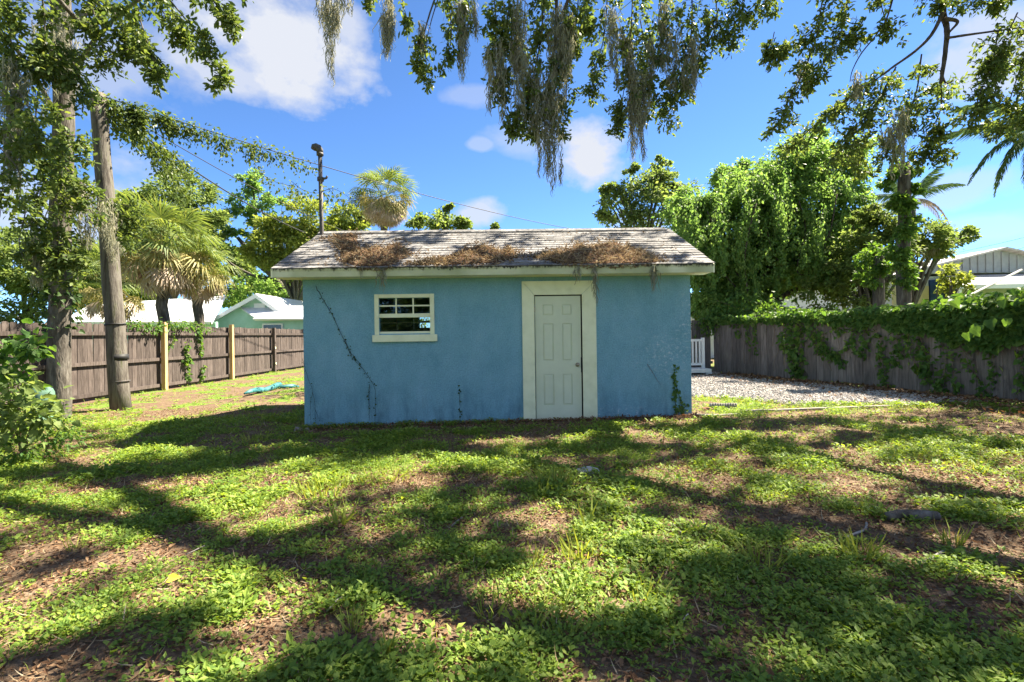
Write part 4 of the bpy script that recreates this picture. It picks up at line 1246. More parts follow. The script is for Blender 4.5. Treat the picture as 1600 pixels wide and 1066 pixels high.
cA = cable('upper thin black cable crossing behind the mast and the tall fan palm', PT + Vector((.1, 0, -.05)), at(1010, 374, 26), .012, .50)
cB = cable('middle thin black cable between the other two, ending behind the roof right of the mast', PT + Vector((.1, 0, -.15)), at(600, 382, 24), .011, .35)
cC = cable('lowest and thickest black cable dropping to the left corner of the shed roof', PT + Vector((.1, 0, -.25)), at(478, 364, 20), .020, .25)
cable('upper of two thin power lines above the pale metal roof', at(1330, 425, 40), at(1720, 340, 34), .016, .3)
cable('lower of two thin power lines above the pale metal roof', at(1330, 440, 40), at(1720, 356, 34), .016, .3)

M_stem = pm('woody_vine_stem', [(.10, .075, .05), (.17, .13, .09)], 9, .9, .2, 40)


def vine_along(name, label, paths, n_leaf, size, spread, hang, mat=None, stem_r=.006, group=None, parent=None, T=T_FAR):
    """climbing or hanging vine: stems along world paths, leaves close to them"""
    o0 = Vector(paths[0][0]); t = empty(name, o0); tag(t, label, 'vine', group)
    P = []; lens = []
    for p in paths:
        mb = MB()
        pts = spline([Vector(q) - o0 for q in p], 5) if len(p) > 2 else wiggle(Vector(p[0]) - o0, Vector(p[1]) - o0, 6, .03)
        mb.tube(pts, [stem_r * (1 - .6 * i / (len(pts) - 1)) for i in range(len(pts))], 4, cap=False)
        mb.build('stem', M_stem, t)
        lens.append((pts, sum((pts[i + 1] - pts[i]).length for i in range(len(pts) - 1))))
    tot = sum(l for _, l in lens)
    for pts, l in lens:
        k = int(n_leaf * l / tot); a = np.array([tuple(p) for p in pts])
        u = RNG.random(k) * (len(a) - 1.001); i = u.astype(int); f = (u - i)[:, None]
        P.append(a[i] * (1 - f) + a[i + 1] * f)
    P = np.concatenate(P); off = RNG.normal(size=P.shape) * spread; off[:, 2] -= np.abs(RNG.normal(size=len(P))) * hang
    A = unit(off) * .6 + rdir(len(P)) * .8; A[:, 2] -= .5
    Nn = rdir(len(P)); Nn[:, 1] -= .7; Nn[:, 2] += .5
    leaves('leaves', P + off, A, Nn, size * (.6 + .8 * RNG.random(len(P))), T, mat or L_vine, t)
    return t


YC = lambda pts, px: min(pts, key=lambda p: abs((800 + FPX * (p.x * cr - (p.z - CAMH) * sr) / p.y) - px))
def cpath(pts, px0, px1, n=6, dz=0): return [YC(pts, px0 + (px1 - px0) * i / n) + Vector((0, 0, dz)) for i in range(n + 1)]
def drop(pts, px, L, dx=0): p = YC(pts, px); return [p, p + Vector((dx * .4 + random.gauss(0, .03), 0, -L * .5)), p + Vector((dx, 0, -L))]
vine_along('cable_vine', 'leafy vine wrapped along the upper cable from the pole towards the mast', [cpath(cA, 156, 480), cpath(cA, 156, 330), cpath(cA, 170, 300, dz=-.08), drop(cA, 210, .5), drop(cA, 236, .4, .1), drop(cA, 205, .7), drop(cA, 330, .35), drop(cA, 400, .3, .1)], 3000, .085, .07, .15, L_oak)
vine_along('cable_vine', 'thick leafy vine draped over the lowest cable, dangling strand at its middle', [cpath(cC, 158, 300), cpath(cC, 158, 260, dz=-.05), drop(cC, 250, 1.2, .55), drop(cC, 262, 1.05, .35), drop(cC, 240, .8, .3), drop(cC, 280, .5, .2)], 2300, .085, .08, .13, L_oak)
m0 = at(502, 300, 9.1)
vine_along('mast_vine', 'small leafy vine dangling beside the service mast above the roof', [[at(455, 283, 9.3), at(470, 295, 9.2), at(490, 302, 9.15), m0], [at(400, 258, 10), at(420, 280, 9.6), at(450, 290, 9.4), at(478, 305, 9.2)], [m0, at(520, 295, 9.1), at(540, 305, 9.1), at(556, 320, 9.1)], [at(515, 296, 9.1), at(530, 315, 9.1), at(545, 335, 9.1)], [at(545, 310, 9.1), at(548, 330, 9.1)]], 420, .065, .06, .08, L_oak)

# ------------------------------------------------------------------ left live oak by the pole
OB = gpoint(92, 655); OY = OB.y


def rpx(x, y, Y): return at(x, y, Y)


def oak_sprays(specs, o0, leaf_size, mb):
    """drooping twigs: spec = (path px, Y, width m, leaves, twig radius)"""
    PP, AA = [], []
    for (path, Y, w, n, r) in specs:
        ys = Y if isinstance(Y, (tuple, list)) else (Y, Y)
        k = len(path)
        pts = spline([at(x, y, ys[0] + (ys[1] - ys[0]) * i / (k - 1)) - o0 for i, (x, y) in enumerate(path)], 6)
        mb.tube(pts, [r * (1 - .75 * i / (len(pts) - 1)) + .002 for i in range(len(pts))], 5, cap=False, jit=.1)
        if path[0][1] < 0: mb.tube(spline([pts[0], pts[0] + Vector((random.gauss(.1, .15), random.gauss(0, .15), 1.0)), pts[0] + Vector((random.gauss(.3, .3), random.gauss(-.1, .3), 2.2))], 4), [r, r * 1.05, r * 1.1, r * 1.2, r * 1.3, r * 1.4, r * 1.5, r * 1.6, r * 1.7], 5, cap=False, jit=.1)
        a = np.array([tuple(p) for p in pts])
        nt = max(6, n // 10)
        for j in range(nt):
            u = RNG.random() ** .8 * (len(a) - 1.001); i = int(u); p = a[i] + (a[i + 1] - a[i]) * (u - i)
            d = RNG.normal(size=3); d[2] = d[2] * .5 - .55; d[1] *= .9; d /= np.linalg.norm(d)
            Lt = w * (.45 + .8 * RNG.random()) * (1.05 - .45 * u / len(a))
            q = p + d * Lt * .55; e = q + (d * .6 + np.array((0, 0, -.45)) + RNG.normal(size=3) * .15) * Lt * .5
            if RNG.random() < .6: mb.tube([Vector(p), Vector(q), Vector(e)], [.0055, .004, .002], 3, cap=False)
            m = 12 + int(RNG.random() * 26)
            t = RNG.random(m) ** .7
            base = np.where((t < .5)[:, None], p + (q - p) * (t * 2)[:, None], q + (e - q) * (t * 2 - 1)[:, None])
            base = base + RNG.normal(size=(m, 3)) * .035
            ad = d * .5 + RNG.normal(size=(m, 3)) * .75; ad[:, 2] -= .2
            PP.append(base); AA.append(ad)
    P = np.concatenate(PP); A = np.concatenate(AA)
    Nn = RNG.normal(size=P.shape) * .7; Nn[:, 2] += .9
    return P, A, Nn, leaf_size * (.6 + .75 * RNG.random(len(P)))


def moss(name, label, tops, L, width, n, group='spanish moss hanging from the oaks', power=1.6):
    """beard of spanish moss: many thin wavering strands from one or more points"""
    tops = [Vector(t) for t in tops]; o0 = tops[0]
    Vs, Fs = [], []; nseg = 6; cnt = 0
    tv = np.array([tuple(t - o0) for t in tops])
    # cords that carry the beard, then short curled strands along each of them
    cords = []
    for k in range(max(3, 3 * len(tv))):
        b = tv[k % len(tv)] + RNG.normal(size=3) * np.array((width * .30, width * .30, .02))
        cords.append((b, L * (.35 + .65 * RNG.random() ** 1.3) if k else L, RNG.normal(size=2) * width * .10, RNG.random(2) * 6.28))
    wts = np.array([c[1] for c in cords]); wts = wts / wts.sum()
    for s in range(int(n * 2.2)):
        full = s < len(cords)
        b, Lc, dv, ph = cords[s] if full else cords[RNG.choice(len(cords), p=wts)]
        u = 0.0 if full else RNG.random() ** 1.25 * .92
        l = Lc if full else min((.10 + .26 * RNG.random()), Lc * (1 - u) + .05)
        zt = -Lc * u
        p0 = np.array((b[0] + dv[0] * u + .02 * math.sin(6 * u + ph[0]), b[1] + dv[1] * u + .02 * math.sin(6 * u + ph[1]), b[2] + zt))
        p0 = p0 + RNG.normal(size=3) * np.array((1, 1, .3)) * (.006 if full else width * .16 * (1.1 - .8 * u))
        t = np.linspace(0, 1, nseg + 1); out = RNG.normal(size=2) * (.0 if full else .045 * (1.15 - .8 * u))
        amp = .012 if full else .010 + .012 * RNG.random(); fr = 9 + 14 * RNG.random(); f2 = RNG.random(2) * 6.28
        x = p0[0] + out[0] * np.sqrt(t) + amp * np.sin(fr * l * t * 2.2 + f2[0]) + (dv[0] * t if full else 0)
        y = p0[1] + out[1] * np.sqrt(t) + amp * np.sin(fr * l * t * 2.2 + f2[1]) + (dv[1] * t if full else 0)
        th = RNG.random() * 3.14; wd = .0045 + .0055 * RNG.random()
        c = np.stack([x, y, p0[2] - l * t], -1); sd = np.array((math.cos(th), math.sin(th), 0)) * wd
        w = (1 - .7 * t)[:, None]
        V = np.concatenate([c - sd * w, c + sd * w]); m = nseg + 1; k = np.arange(nseg)
        Fs.append(np.stack([k, k + 1, k + 1 + m, k + m], -1) + cnt); Vs.append(V); cnt += len(V)
    ob = obj(name, np_mesh(name, np.concatenate(Vs), np.concatenate(Fs)), M_moss); ob.location = o0
    tag(ob, label, 'moss', group); return ob


def left_oak():
    t = empty('live_oak', OB); tag(t, 'moss hung live oak with mottled grey trunk at the left edge', 'tree')
    mb = MB()
    tr = [at(92, 655, OY) - OB - Vector((0, 0, .15)), at(93, 620, OY) - OB, at(92, 540, OY) - OB, at(95, 450, OY) - OB, at(94, 350, OY) - OB, at(98, 250, OY) - OB, at(100, 150, OY) - OB, at(96, 50, OY) - OB, at(92, -80, OY) - OB]
    mb.tube(spline(tr, 4), [.175 - .0008 * i for i in range(33)], 14, jit=.05)
    limbs = [([(98, 150), (150, 60), (240, -20), (330, -90)], (OY, 7.6), .045), ([(98, 200), (60, 130), (10, 60), (-80, 0)], (OY, 7.6), .05), ([(100, 60), (150, 0), (220, -60)], (OY, 9.2), .08),
             ([(97, 260), (115, 245), (132, 242)], (OY, 8.2), .025), ([(95, 300), (60, 280), (20, 290), (-30, 330)], (OY, 8.1), .035), ([(150, 60), (110, 20), (60, -40)], (8, 7), .05)]
    for pl, ys, r in limbs:
        k = len(pl); pts = spline([at(x, y, ys[0] + (ys[1] - ys[0]) * i / (k - 1)) - OB for i, (x, y) in enumerate(pl)], 6)
        mb.tube(pts, [r * (1 - .6 * i / (len(pts) - 1)) for i in range(len(pts))], 7, jit=.06)
    Y = 7.6
    sp = [([(240, -30), (290, 30), (330, 80), (352, 140)], Y, .30, 330, .014), ([(300, -40), (340, 10), (368, 45)], Y, .26, 240, .012), ([(200, -30), (225, 50), (250, 125)], Y, .36, 420, .014),
          ([(230, -20), (270, 40), (300, 70)], 7.9, .34, 300, .012), ([(150, -30), (190, 40), (215, 90)], 8, .42, 420, .014), ([(120, -40), (150, 30), (165, 100)], 7.8, .45, 420, .014),
          ([(60, -40), (70, 40), (60, 120)], 7.4, .45, 460, .014), ([(0, -40), (15, 40), (20, 120)], 7.4, .45, 460, .014), ([(-60, -20), (-30, 60), (0, 150)], 7.4, .4, 300, .014),
          ([(90, 60), (120, 110), (128, 160)], 7.8, .4, 330, .012), ([(20, 100), (25, 170), (30, 240)], 7.3, .38, 300, .012), ([(60, 140), (55, 200), (62, 260)], 7.8, .36, 240, .012),
          ([(97, 215), (125, 215), (138, 250)], 8.1, .26, 120, .008), ([(95, 260), (60, 300), (48, 350)], 8.0, .36, 210, .009), ([(98, 290), (70, 340), (60, 395)], 8.0, .36, 200, .009),
          ([(100, 260), (130, 290), (140, 330)], 8.0, .34, 200, .009), ([(165, 330), (195, 320), (215, 345)], 9.4, .42, 260, .01), ([(160, 300), (190, 345), (205, 375)], 9.4, .4, 200, .01),
          ([(100, 330), (90, 380), (98, 430)], 8.2, .34, 300, .008), ([(10, 200), (5, 280), (0, 340)], 7.3, .3, 160, .009), ([(100, 380), (118, 400), (122, 440)], 8.3, .3, 170, .008),
          ([(150, -60), (260, -40), (380, -50)], 7.2, .5, 420, .02), ([(100, 200), (97, 260), (96, 330)], 8.35, .3, 260, .006), ([(40, 330), (30, 380), (40, 410)], 7.8, .3, 100, .007),
          ([(20, 130), (50, 180), (60, 230)], 7.0, .5, 240, .009), ([(0, 230), (30, 270), (30, 320)], 7.0, .42, 150, .009)]
    P, A, Nn, S = oak_sprays(sp, OB, .095, mb)
    # high crown above the picture that shades the lawn
    hi = []
    for (px, py, rp, YY, n) in ((150, -190, 150, 8.5, 20), (-60, -120, 170, 8.0, 26)):
        c, r, n_ = lobe_px(px, py, rp, YY, n=n); hi.append((np.array(c) - np.array(OB), np.array(r) * np.array((1, 1, .55)), n_))
    P2, A2, N2, _ = clump_points(hi, 4200, .1, .2, cr=.34)
    leaves('crown', np.concatenate([P, P2]), np.concatenate([A, A2]), np.concatenate([Nn, N2]), np.concatenate([S, .11 * (.7 + .7 * RNG.random(len(P2)))]), T_OAK, L_oak, t)
    # small fern and vine leaves clinging to the trunk
    k = 520; a = RNG.random(k) * 6.28; z = 1.6 + 3.6 * RNG.random(k)
    cxy = np.array([tuple(p) for p in spline(tr, 4)]); ci = np.searchsorted(cxy[:, 2], z).clip(0, len(cxy) - 1)
    R_ = np.stack([np.cos(a), np.sin(a), 0 * a], -1)
    PP = cxy[ci] * np.array((1, 1, 0)) + np.stack([0 * z, 0 * z, z], -1) + R_ * (.22 + .10 * RNG.random(k))[:, None]
    leaves('trunk_ivy', PP, R_ + rdir(k) * .6 - np.array((0, 0, .5)), R_ + rdir(k) * .4, .09 * (.6 + .8 * RNG.random(k)), T_HEART, L_dark, t)
    mb.build('trunk', M_bark, t, True)


left_oak()
moss('moss_beard', 'grey brown moss beard between the oak trunk and the utility pole', [at(132, 280, 8.4), at(140, 300, 8.4), at(136, 290, 8.3), at(150, 320, 8.5)], 1.15, .34, 260)
moss('moss_beard', 'long moss curtain at the left picture edge below the topmost branches', [at(14, 90, 7.2), at(22, 110, 7.2), at(28, 150, 7.3), at(18, 130, 7.2)], 1.9, .26, 300)
moss('moss_beard', 'shaggy moss tuft hanging left of the oak trunk, low above the plank fence', [at(48, 360, 8.1), at(54, 380, 8.1)], .9, .22, 150)
moss('moss_beard', 'moss clump wrapped round the upper part of the left oak trunk', [at(92, 20, 8.5), at(104, 60, 8.5), at(94, 90, 8.5), at(60, 30, 8.0), at(80, 60, 8.2)], 1.3, .36, 330)
moss('moss_beard', 'moss strands on the utility pole just below its middle', [at(170, 330, 9.75), at(172, 350, 9.75), at(176, 370, 9.75)], .8, .2, 130)

# ------------------------------------------------------------------ big live oak on the right, limbs over the yard
RB = Vector((9.0, .8, float(gz(9.0, .8))))


def right_oak():
    t = empty('live_oak', RB); tag(t, 'large live oak whose mossy branches hang across the top of the sky', 'tree')
    mb = MB()
    fk = Vector((-.2, .5, 4.2))
    mb.tube(spline([(0, 0, -.2), (0, .05, .3), (-.1, .2, 2.2), fk], 5), [.62 - .012 * i for i in range(16)], 16, jit=.05)
    W = lambda x, y, z: Vector((x, y, z)) - RB
    # main limbs stay above the frame
    for pl, r in (([fk, W(6.5, 3.5, 6.3), W(3.0, 6.2, 7.6), W(-.5, 7.6, 8.0), W(-4.0, 8.0, 7.8)], .17), ([fk, W(7.6, 5.0, 6.8), W(6.2, 8.5, 8.9), W(4.0, 11.0, 10.2)], .18), ([fk, W(9.2, 5.5, 7.4), W(9.6, 9.5, 10.0)], .2),
                  ([fk, W(5, 1.0, 6.4), W(1, 1.5, 7.6)], .14), ([W(3.0, 6.2, 7.6), W(1.6, 8.6, 9.0), W(-.6, 10.4, 10.0)], .14)):
        pts = spline(pl, 7); mb.tube(pts, [r * (1 - .72 * i / (len(pts) - 1)) for i in range(len(pts))], 9, jit=.07)
    # limb that drops into the picture at the upper right
    for pl, ys, r in (([(1470, -140), (1474, -40), (1474, 20), (1480, 48), (1476, 90), (1470, 130)], (8.2, 8.0), .060), ([(1476, 30), (1496, 34), (1484, 50)], (8, 8), .035), ([(1474, 20), (1455, 55), (1430, 80), (1395, 105), (1375, 120)], (8, 8), .030),
                      ([(1478, 60), (1510, 55), (1560, 48), (1620, 40)], (8, 7.8), .022), ([(1470, 110), (1478, 130), (1490, 125)], (8, 8), .018), ([(1365, 60), (1345, 85), (1332, 110), (1328, 128)], (8, 8), .012), ([(1400, -20), (1385, 30), (1365, 60)], (8, 8), .016),
                      ([(905, -60), (880, 20), (850, 60), (830, 80)], (7.6, 7.6), .03), ([(870, -40), (868, 60), (860, 100)], (7.6, 7.6), .03), ([(690, -30), (672, 20), (662, 60), (665, 90)], (7.4, 7.4), .016)):
        k = len(pl); pts = spline([at(x, y, ys[0] + (ys[1] - ys[0]) * i / (k - 1)) - RB for i, (x, y) in enumerate(pl)], 6)
        mb.tube(pts, [r * (1 - .55 * i / (len(pts) - 1)) for i in range(len(pts))], 7, jit=.1)
    A_, B_, C_, D_ = 7.4, 7.6, 8.4, 9.2
    sp = [
        ([(625, -20), (632, 15), (640, 40)], A_, .16, 70, .006), ([(575, -15), (580, 10)], A_, .14, 40, .006),
        ([(690, -20), (672, 40), (665, 80), (672, 135)], A_, .20, 170, .007), ([(660, 55), (652, 90), (664, 130)], A_, .18, 110, .006), ([(700, -10), (705, 60), (690, 110)], A_, .22, 190, .007), ([(735, -20), (728, 30), (722, 70)], A_, .18, 90, .006),
        # curtain B
        ([(800, -40), (790, 60), (778, 150)], B_, .30, 430, .010), ([(770, -20), (775, 40), (768, 90)], B_, .26, 250, .009), ([(850, -40), (845, 60), (825, 150), (805, 205)], B_, .34, 560, .012), ([(890, -40), (880, 50), (868, 110), (850, 190)], B_, .34, 560, .012),
        ([(820, 20), (815, 100), (830, 190), (840, 210)], 7.8, .28, 330, .009), ([(880, 90), (885, 150), (872, 220)], B_, .24, 190, .007), ([(780, 120), (790, 170), (800, 210)], B_, .2, 130, .006), ([(905, -20), (900, 40), (895, 90)], 7.9, .3, 260, .009),
        # curtain C
        ([(950, -40), (945, 50), (930, 110), (925, 150)], C_, .34, 430, .010), ([(990, -40), (985, 60), (975, 140), (965, 200)], C_, .38, 620, .012), ([(1040, -40), (1040, 40), (1020, 110), (1000, 180)], C_, .42, 600, .012), ([(1080, -40), (1080, 50), (1060, 130), (1040, 190)], C_, .40, 560, .012),
        ([(1110, -40), (1120, 30), (1095, 90), (1065, 150)], C_, .36, 430, .010), ([(1150, -40), (1160, 10), (1130, 70)], C_, .4, 380, .010), ([(1000, 30), (1010, 100), (985, 180)], 8.8, .34, 320, .009), ([(930, -30), (915, 20), (910, 60)], C_, .3, 210, .009), ([(1180, -30), (1195, 0), (1205, 30)], C_, .26, 120, .009),
        # right sprays D
        ([(1290, -40), (1275, 40), (1230, 70), (1200, 90)], 8, .26, 290, .010), ([(1300, -30), (1265, 90), (1235, 150), (1215, 200)], 8, .36, 440, .010), ([(1330, -30), (1310, 60), (1262, 130)], 8, .36, 330, .010), ([(1390, 110), (1330, 150), (1280, 190), (1230, 235)], 8.6, .42, 560, .012),
        ([(1400, 105), (1370, 160), (1330, 210), (1300, 250)], 8.6, .46, 560, .012), ([(1440, 85), (1430, 150), (1400, 210), (1380, 250)], 8.6, .46, 520, .012), ([(1470, 120), (1470, 170), (1450, 215), (1440, 260)], 8.6, .42, 380, .010),
        ([(1350, 30), (1335, 55), (1330, 60)], 8, .24, 120, .008), ([(1370, -40), (1380, 20), (1400, 60)], 8, .28, 190, .009), ([(1440, -40), (1455, 0), (1500, 10)], 8, .3, 170, .009), ([(1520, -20), (1540, 5), (1570, 0)], 8, .28, 170, .009),
        ([(1560, 48), (1550, 100), (1530, 150), (1525, 190)], 7.8, .38, 360, .010), ([(1620, 30), (1600, 90), (1580, 150), (1560, 215)], 7.8, .42, 430, .010), ([(1590, 20), (1560, 80), (1540, 100)], 7.8, .36, 280, .010), ([(1640, 60), (1620, 150), (1600, 190)], 7.6, .4, 300, .010),
        ([(1470, 190), (1460, 225), (1475, 245)], 8.6, .3, 150, .007), ([(1330, 200), (1345, 240), (1360, 270)], 8.8, .34, 190, .008), ([(1210, 50), (1205, 70), (1192, 100)], 8, .2, 90, .006)]
    P, A, Nn, S = oak_sprays(sp, RB, .085, mb)
    hi = []
    for (x, y, z, r, n) in HIGH:
        hi.append((np.array((x, y, z)) - np.array(RB), np.array((r, r, r * .5)) * 1.30, int(n * 1.3)))
    P2, A2, N2, _ = clump_points(hi, HIGH_LEAVES, .1, .15, cr=.46)
    leaves('crown', np.concatenate([P, P2]), np.concatenate([A, A2]), np.concatenate([Nn, N2]), np.concatenate([S, .12 * (.7 + .7 * RNG.random(len(P2)))]), T_OAK, L_oak, t)
    mb.build('trunk', M_bark_d, t, True)


# crown lobes above the frame, each placed where the tree shades the lawn
HIGH = []
def shade_px(px, py, r, n, h=9.0):
    g = gpoint(px, py); k = h / SUN.z
    HIGH.append((g.x + SUN.x * k, g.y + SUN.y * k, g.z + h, r, n))
for s in ((1150, 755, .60, 12, 9.4), (1060, 700, .50, 9, 10.5), (1230, 700, .40, 8, 10), (1180, 850, .38, 9, 9), (1250, 890, .42, 10, 8.5), (1110, 890, .32, 7, 8.5), (1340, 960, .45, 11, 8.2), (1010, 1010, .22, 5, 8), (1480, 1010, .25, 6, 8),
          (900, 725, .45, 9, 10), (780, 755, .42, 9, 10), (660, 795, .28, 5, 9.6), (560, 725, .32, 7, 10), (480, 830, .25, 5, 9), (170, 800, .25, 5, 8.5), (760, 890, .22, 5, 8.6),
          (1400, 825, .36, 8, 9), (1530, 830, .30, 7, 9), (1560, 960, .25, 6, 8.4), (200, 745, .26, 5, 9.5), (330, 710, .28, 6, 10),
          (1560, 665, .55, 14, 7), (1470, 650, .4, 9, 7.4), (1590, 700, .4, 10, 7), (1150, 600, .34, 6, 8), (1290, 610, .34, 6, 7.8), (1390, 622, .30, 6, 7.6), (1220, 595, .3, 5, 8)):
    shade_px(*s)
# loose small sprays all through the high crown: the lawn's fine dapple
rr8 = np.random.default_rng(5)
for k in range(420):
    y = 1.5 + 6.2 * rr8.random() ** .9; x = (rr8.random() * 2 - 1) * (1.15 * y + .5)
    if float(fbm(np.array([x * .7]), np.array([y * .9]), 61, 3)[0]) < .40 or x > 6.5: continue
    h = 8.8 + 1.0 * rr8.random(); q = h / SUN.z
    HIGH.append((x + SUN.x * q, y + SUN.y * q, h, .10 + .12 * rr8.random(), 2))
# shade on the roof slope
rr9 = random.Random(77)
for i in range(17):
    x = -3.2 + 6.2 * (i + .5) / 17 + rr9.uniform(-.2, .2); y = 7.5 + 1.6 * rr9.random(); z = 2.46 + (y - 7.32) * .48
    h = rr9.uniform(6.0, 7.4); k = h / SUN.z; HIGH.append((x + SUN.x * k, y + SUN.y * k, z + h, rr9.uniform(.16, .3), 3))
HIGH_LEAVES = 24000
right_oak()

for (tops, L, w, n, lab) in (
    ([(500, -10), (520, 5), (535, -5)], .55, .22, 130, 'short wide moss tuft at the top edge over the big cloud'),
    ([(512, -10), (515, 10)], 1.25, .08, 90, 'thin long moss strand hanging in front of the big cloud'),
    ([(604, -10), (608, 10), (600, 20)], .95, .14, 190, 'thick brown moss beard right of the big cloud'),
    ([(722, -15), (728, 5), (716, 0)], 1.30, .13, 190, 'long pale moss beard right of the small leafy sprig'),
    ([(740, -10), (742, 10)], .7, .06, 40, 'wispy moss strand beside the long pale beard'),
    ([(656, 36), (660, 42)], .5, .06, 40, 'tiny moss wisp on the sprig over the tall fan palm'),
    ([(775, 70), (772, 90), (780, 60)], 1.0, .2, 170, 'moss beard along the left side of the central leafy curtain'),
    ([(800, 0), (810, 30), (815, 60), (820, 80)], 1.3, .3, 330, 'broad moss beard in the middle left of the central leafy curtain'),
    ([(838, 120), (842, 140), (836, 100)], 1.55, .13, 190, 'slender moss strand dangling lowest left of the two over the roof'),
    ([(862, 130), (866, 150), (858, 110), (870, 100)], 1.75, .16, 280, 'longest moss strand of the central curtain, left of the small bright cloud'),
    ([(868, 10), (872, 40), (878, 60)], 1.2, .24, 260, 'moss beard at the top right of the central leafy curtain'),
    ([(885, 20), (890, 40)], 1.0, .14, 130, 'moss tuft on the right edge of the central leafy curtain'),
    ([(984, 60), (988, 100), (990, 140), (992, 170)], 1.25, .20, 420, 'thick brown moss column hanging above the right end of the shed roof'),
    ([(960, 10), (968, 40)], 1.1, .24, 180, 'moss beard at the upper left of the right leafy curtain'),
    ([(1040, 0), (1045, 40), (1050, 60)], 1.1, .2, 200, 'moss beard in the centre of the right leafy curtain'),
    ([(1080, 60), (1070, 90)], 1.0, .2, 150, 'thin moss beard on the right side of the right leafy curtain'),
    ([(1015, 60), (1005, 110)], 1.1, .16, 160, 'moss strand between the brown column and the right curtain centre'),
    ([(1395, 175), (1385, 200), (1400, 190)], .9, .26, 150, 'pale moss wisp in the leaves left of the vine-topped trunk'),
    ([(1345, 110), (1340, 130)], .45, .12, 50, 'small grey moss wisp on the thin curved twig at upper right'),
    ([(1250, 95), (1258, 110)], .5, .14, 60, 'pale moss tuft in the sprays at upper right'),
    ([(1445, 385), (1455, 388), (1435, 385)], .55, .4, 120, 'pink grey moss fringe under the low branch by the metal roof'),
):
    Yd = 7.35 if tops[0][0] < 760 else 7.5 if tops[0][0] < 900 else 8.3 if tops[0][0] < 1100 else 8.4 if tops[0][1] < 300 else 15.4
    moss('moss_beard', lab, [at(x, y, Yd) for x, y in tops], L, w, n)
#PART4#

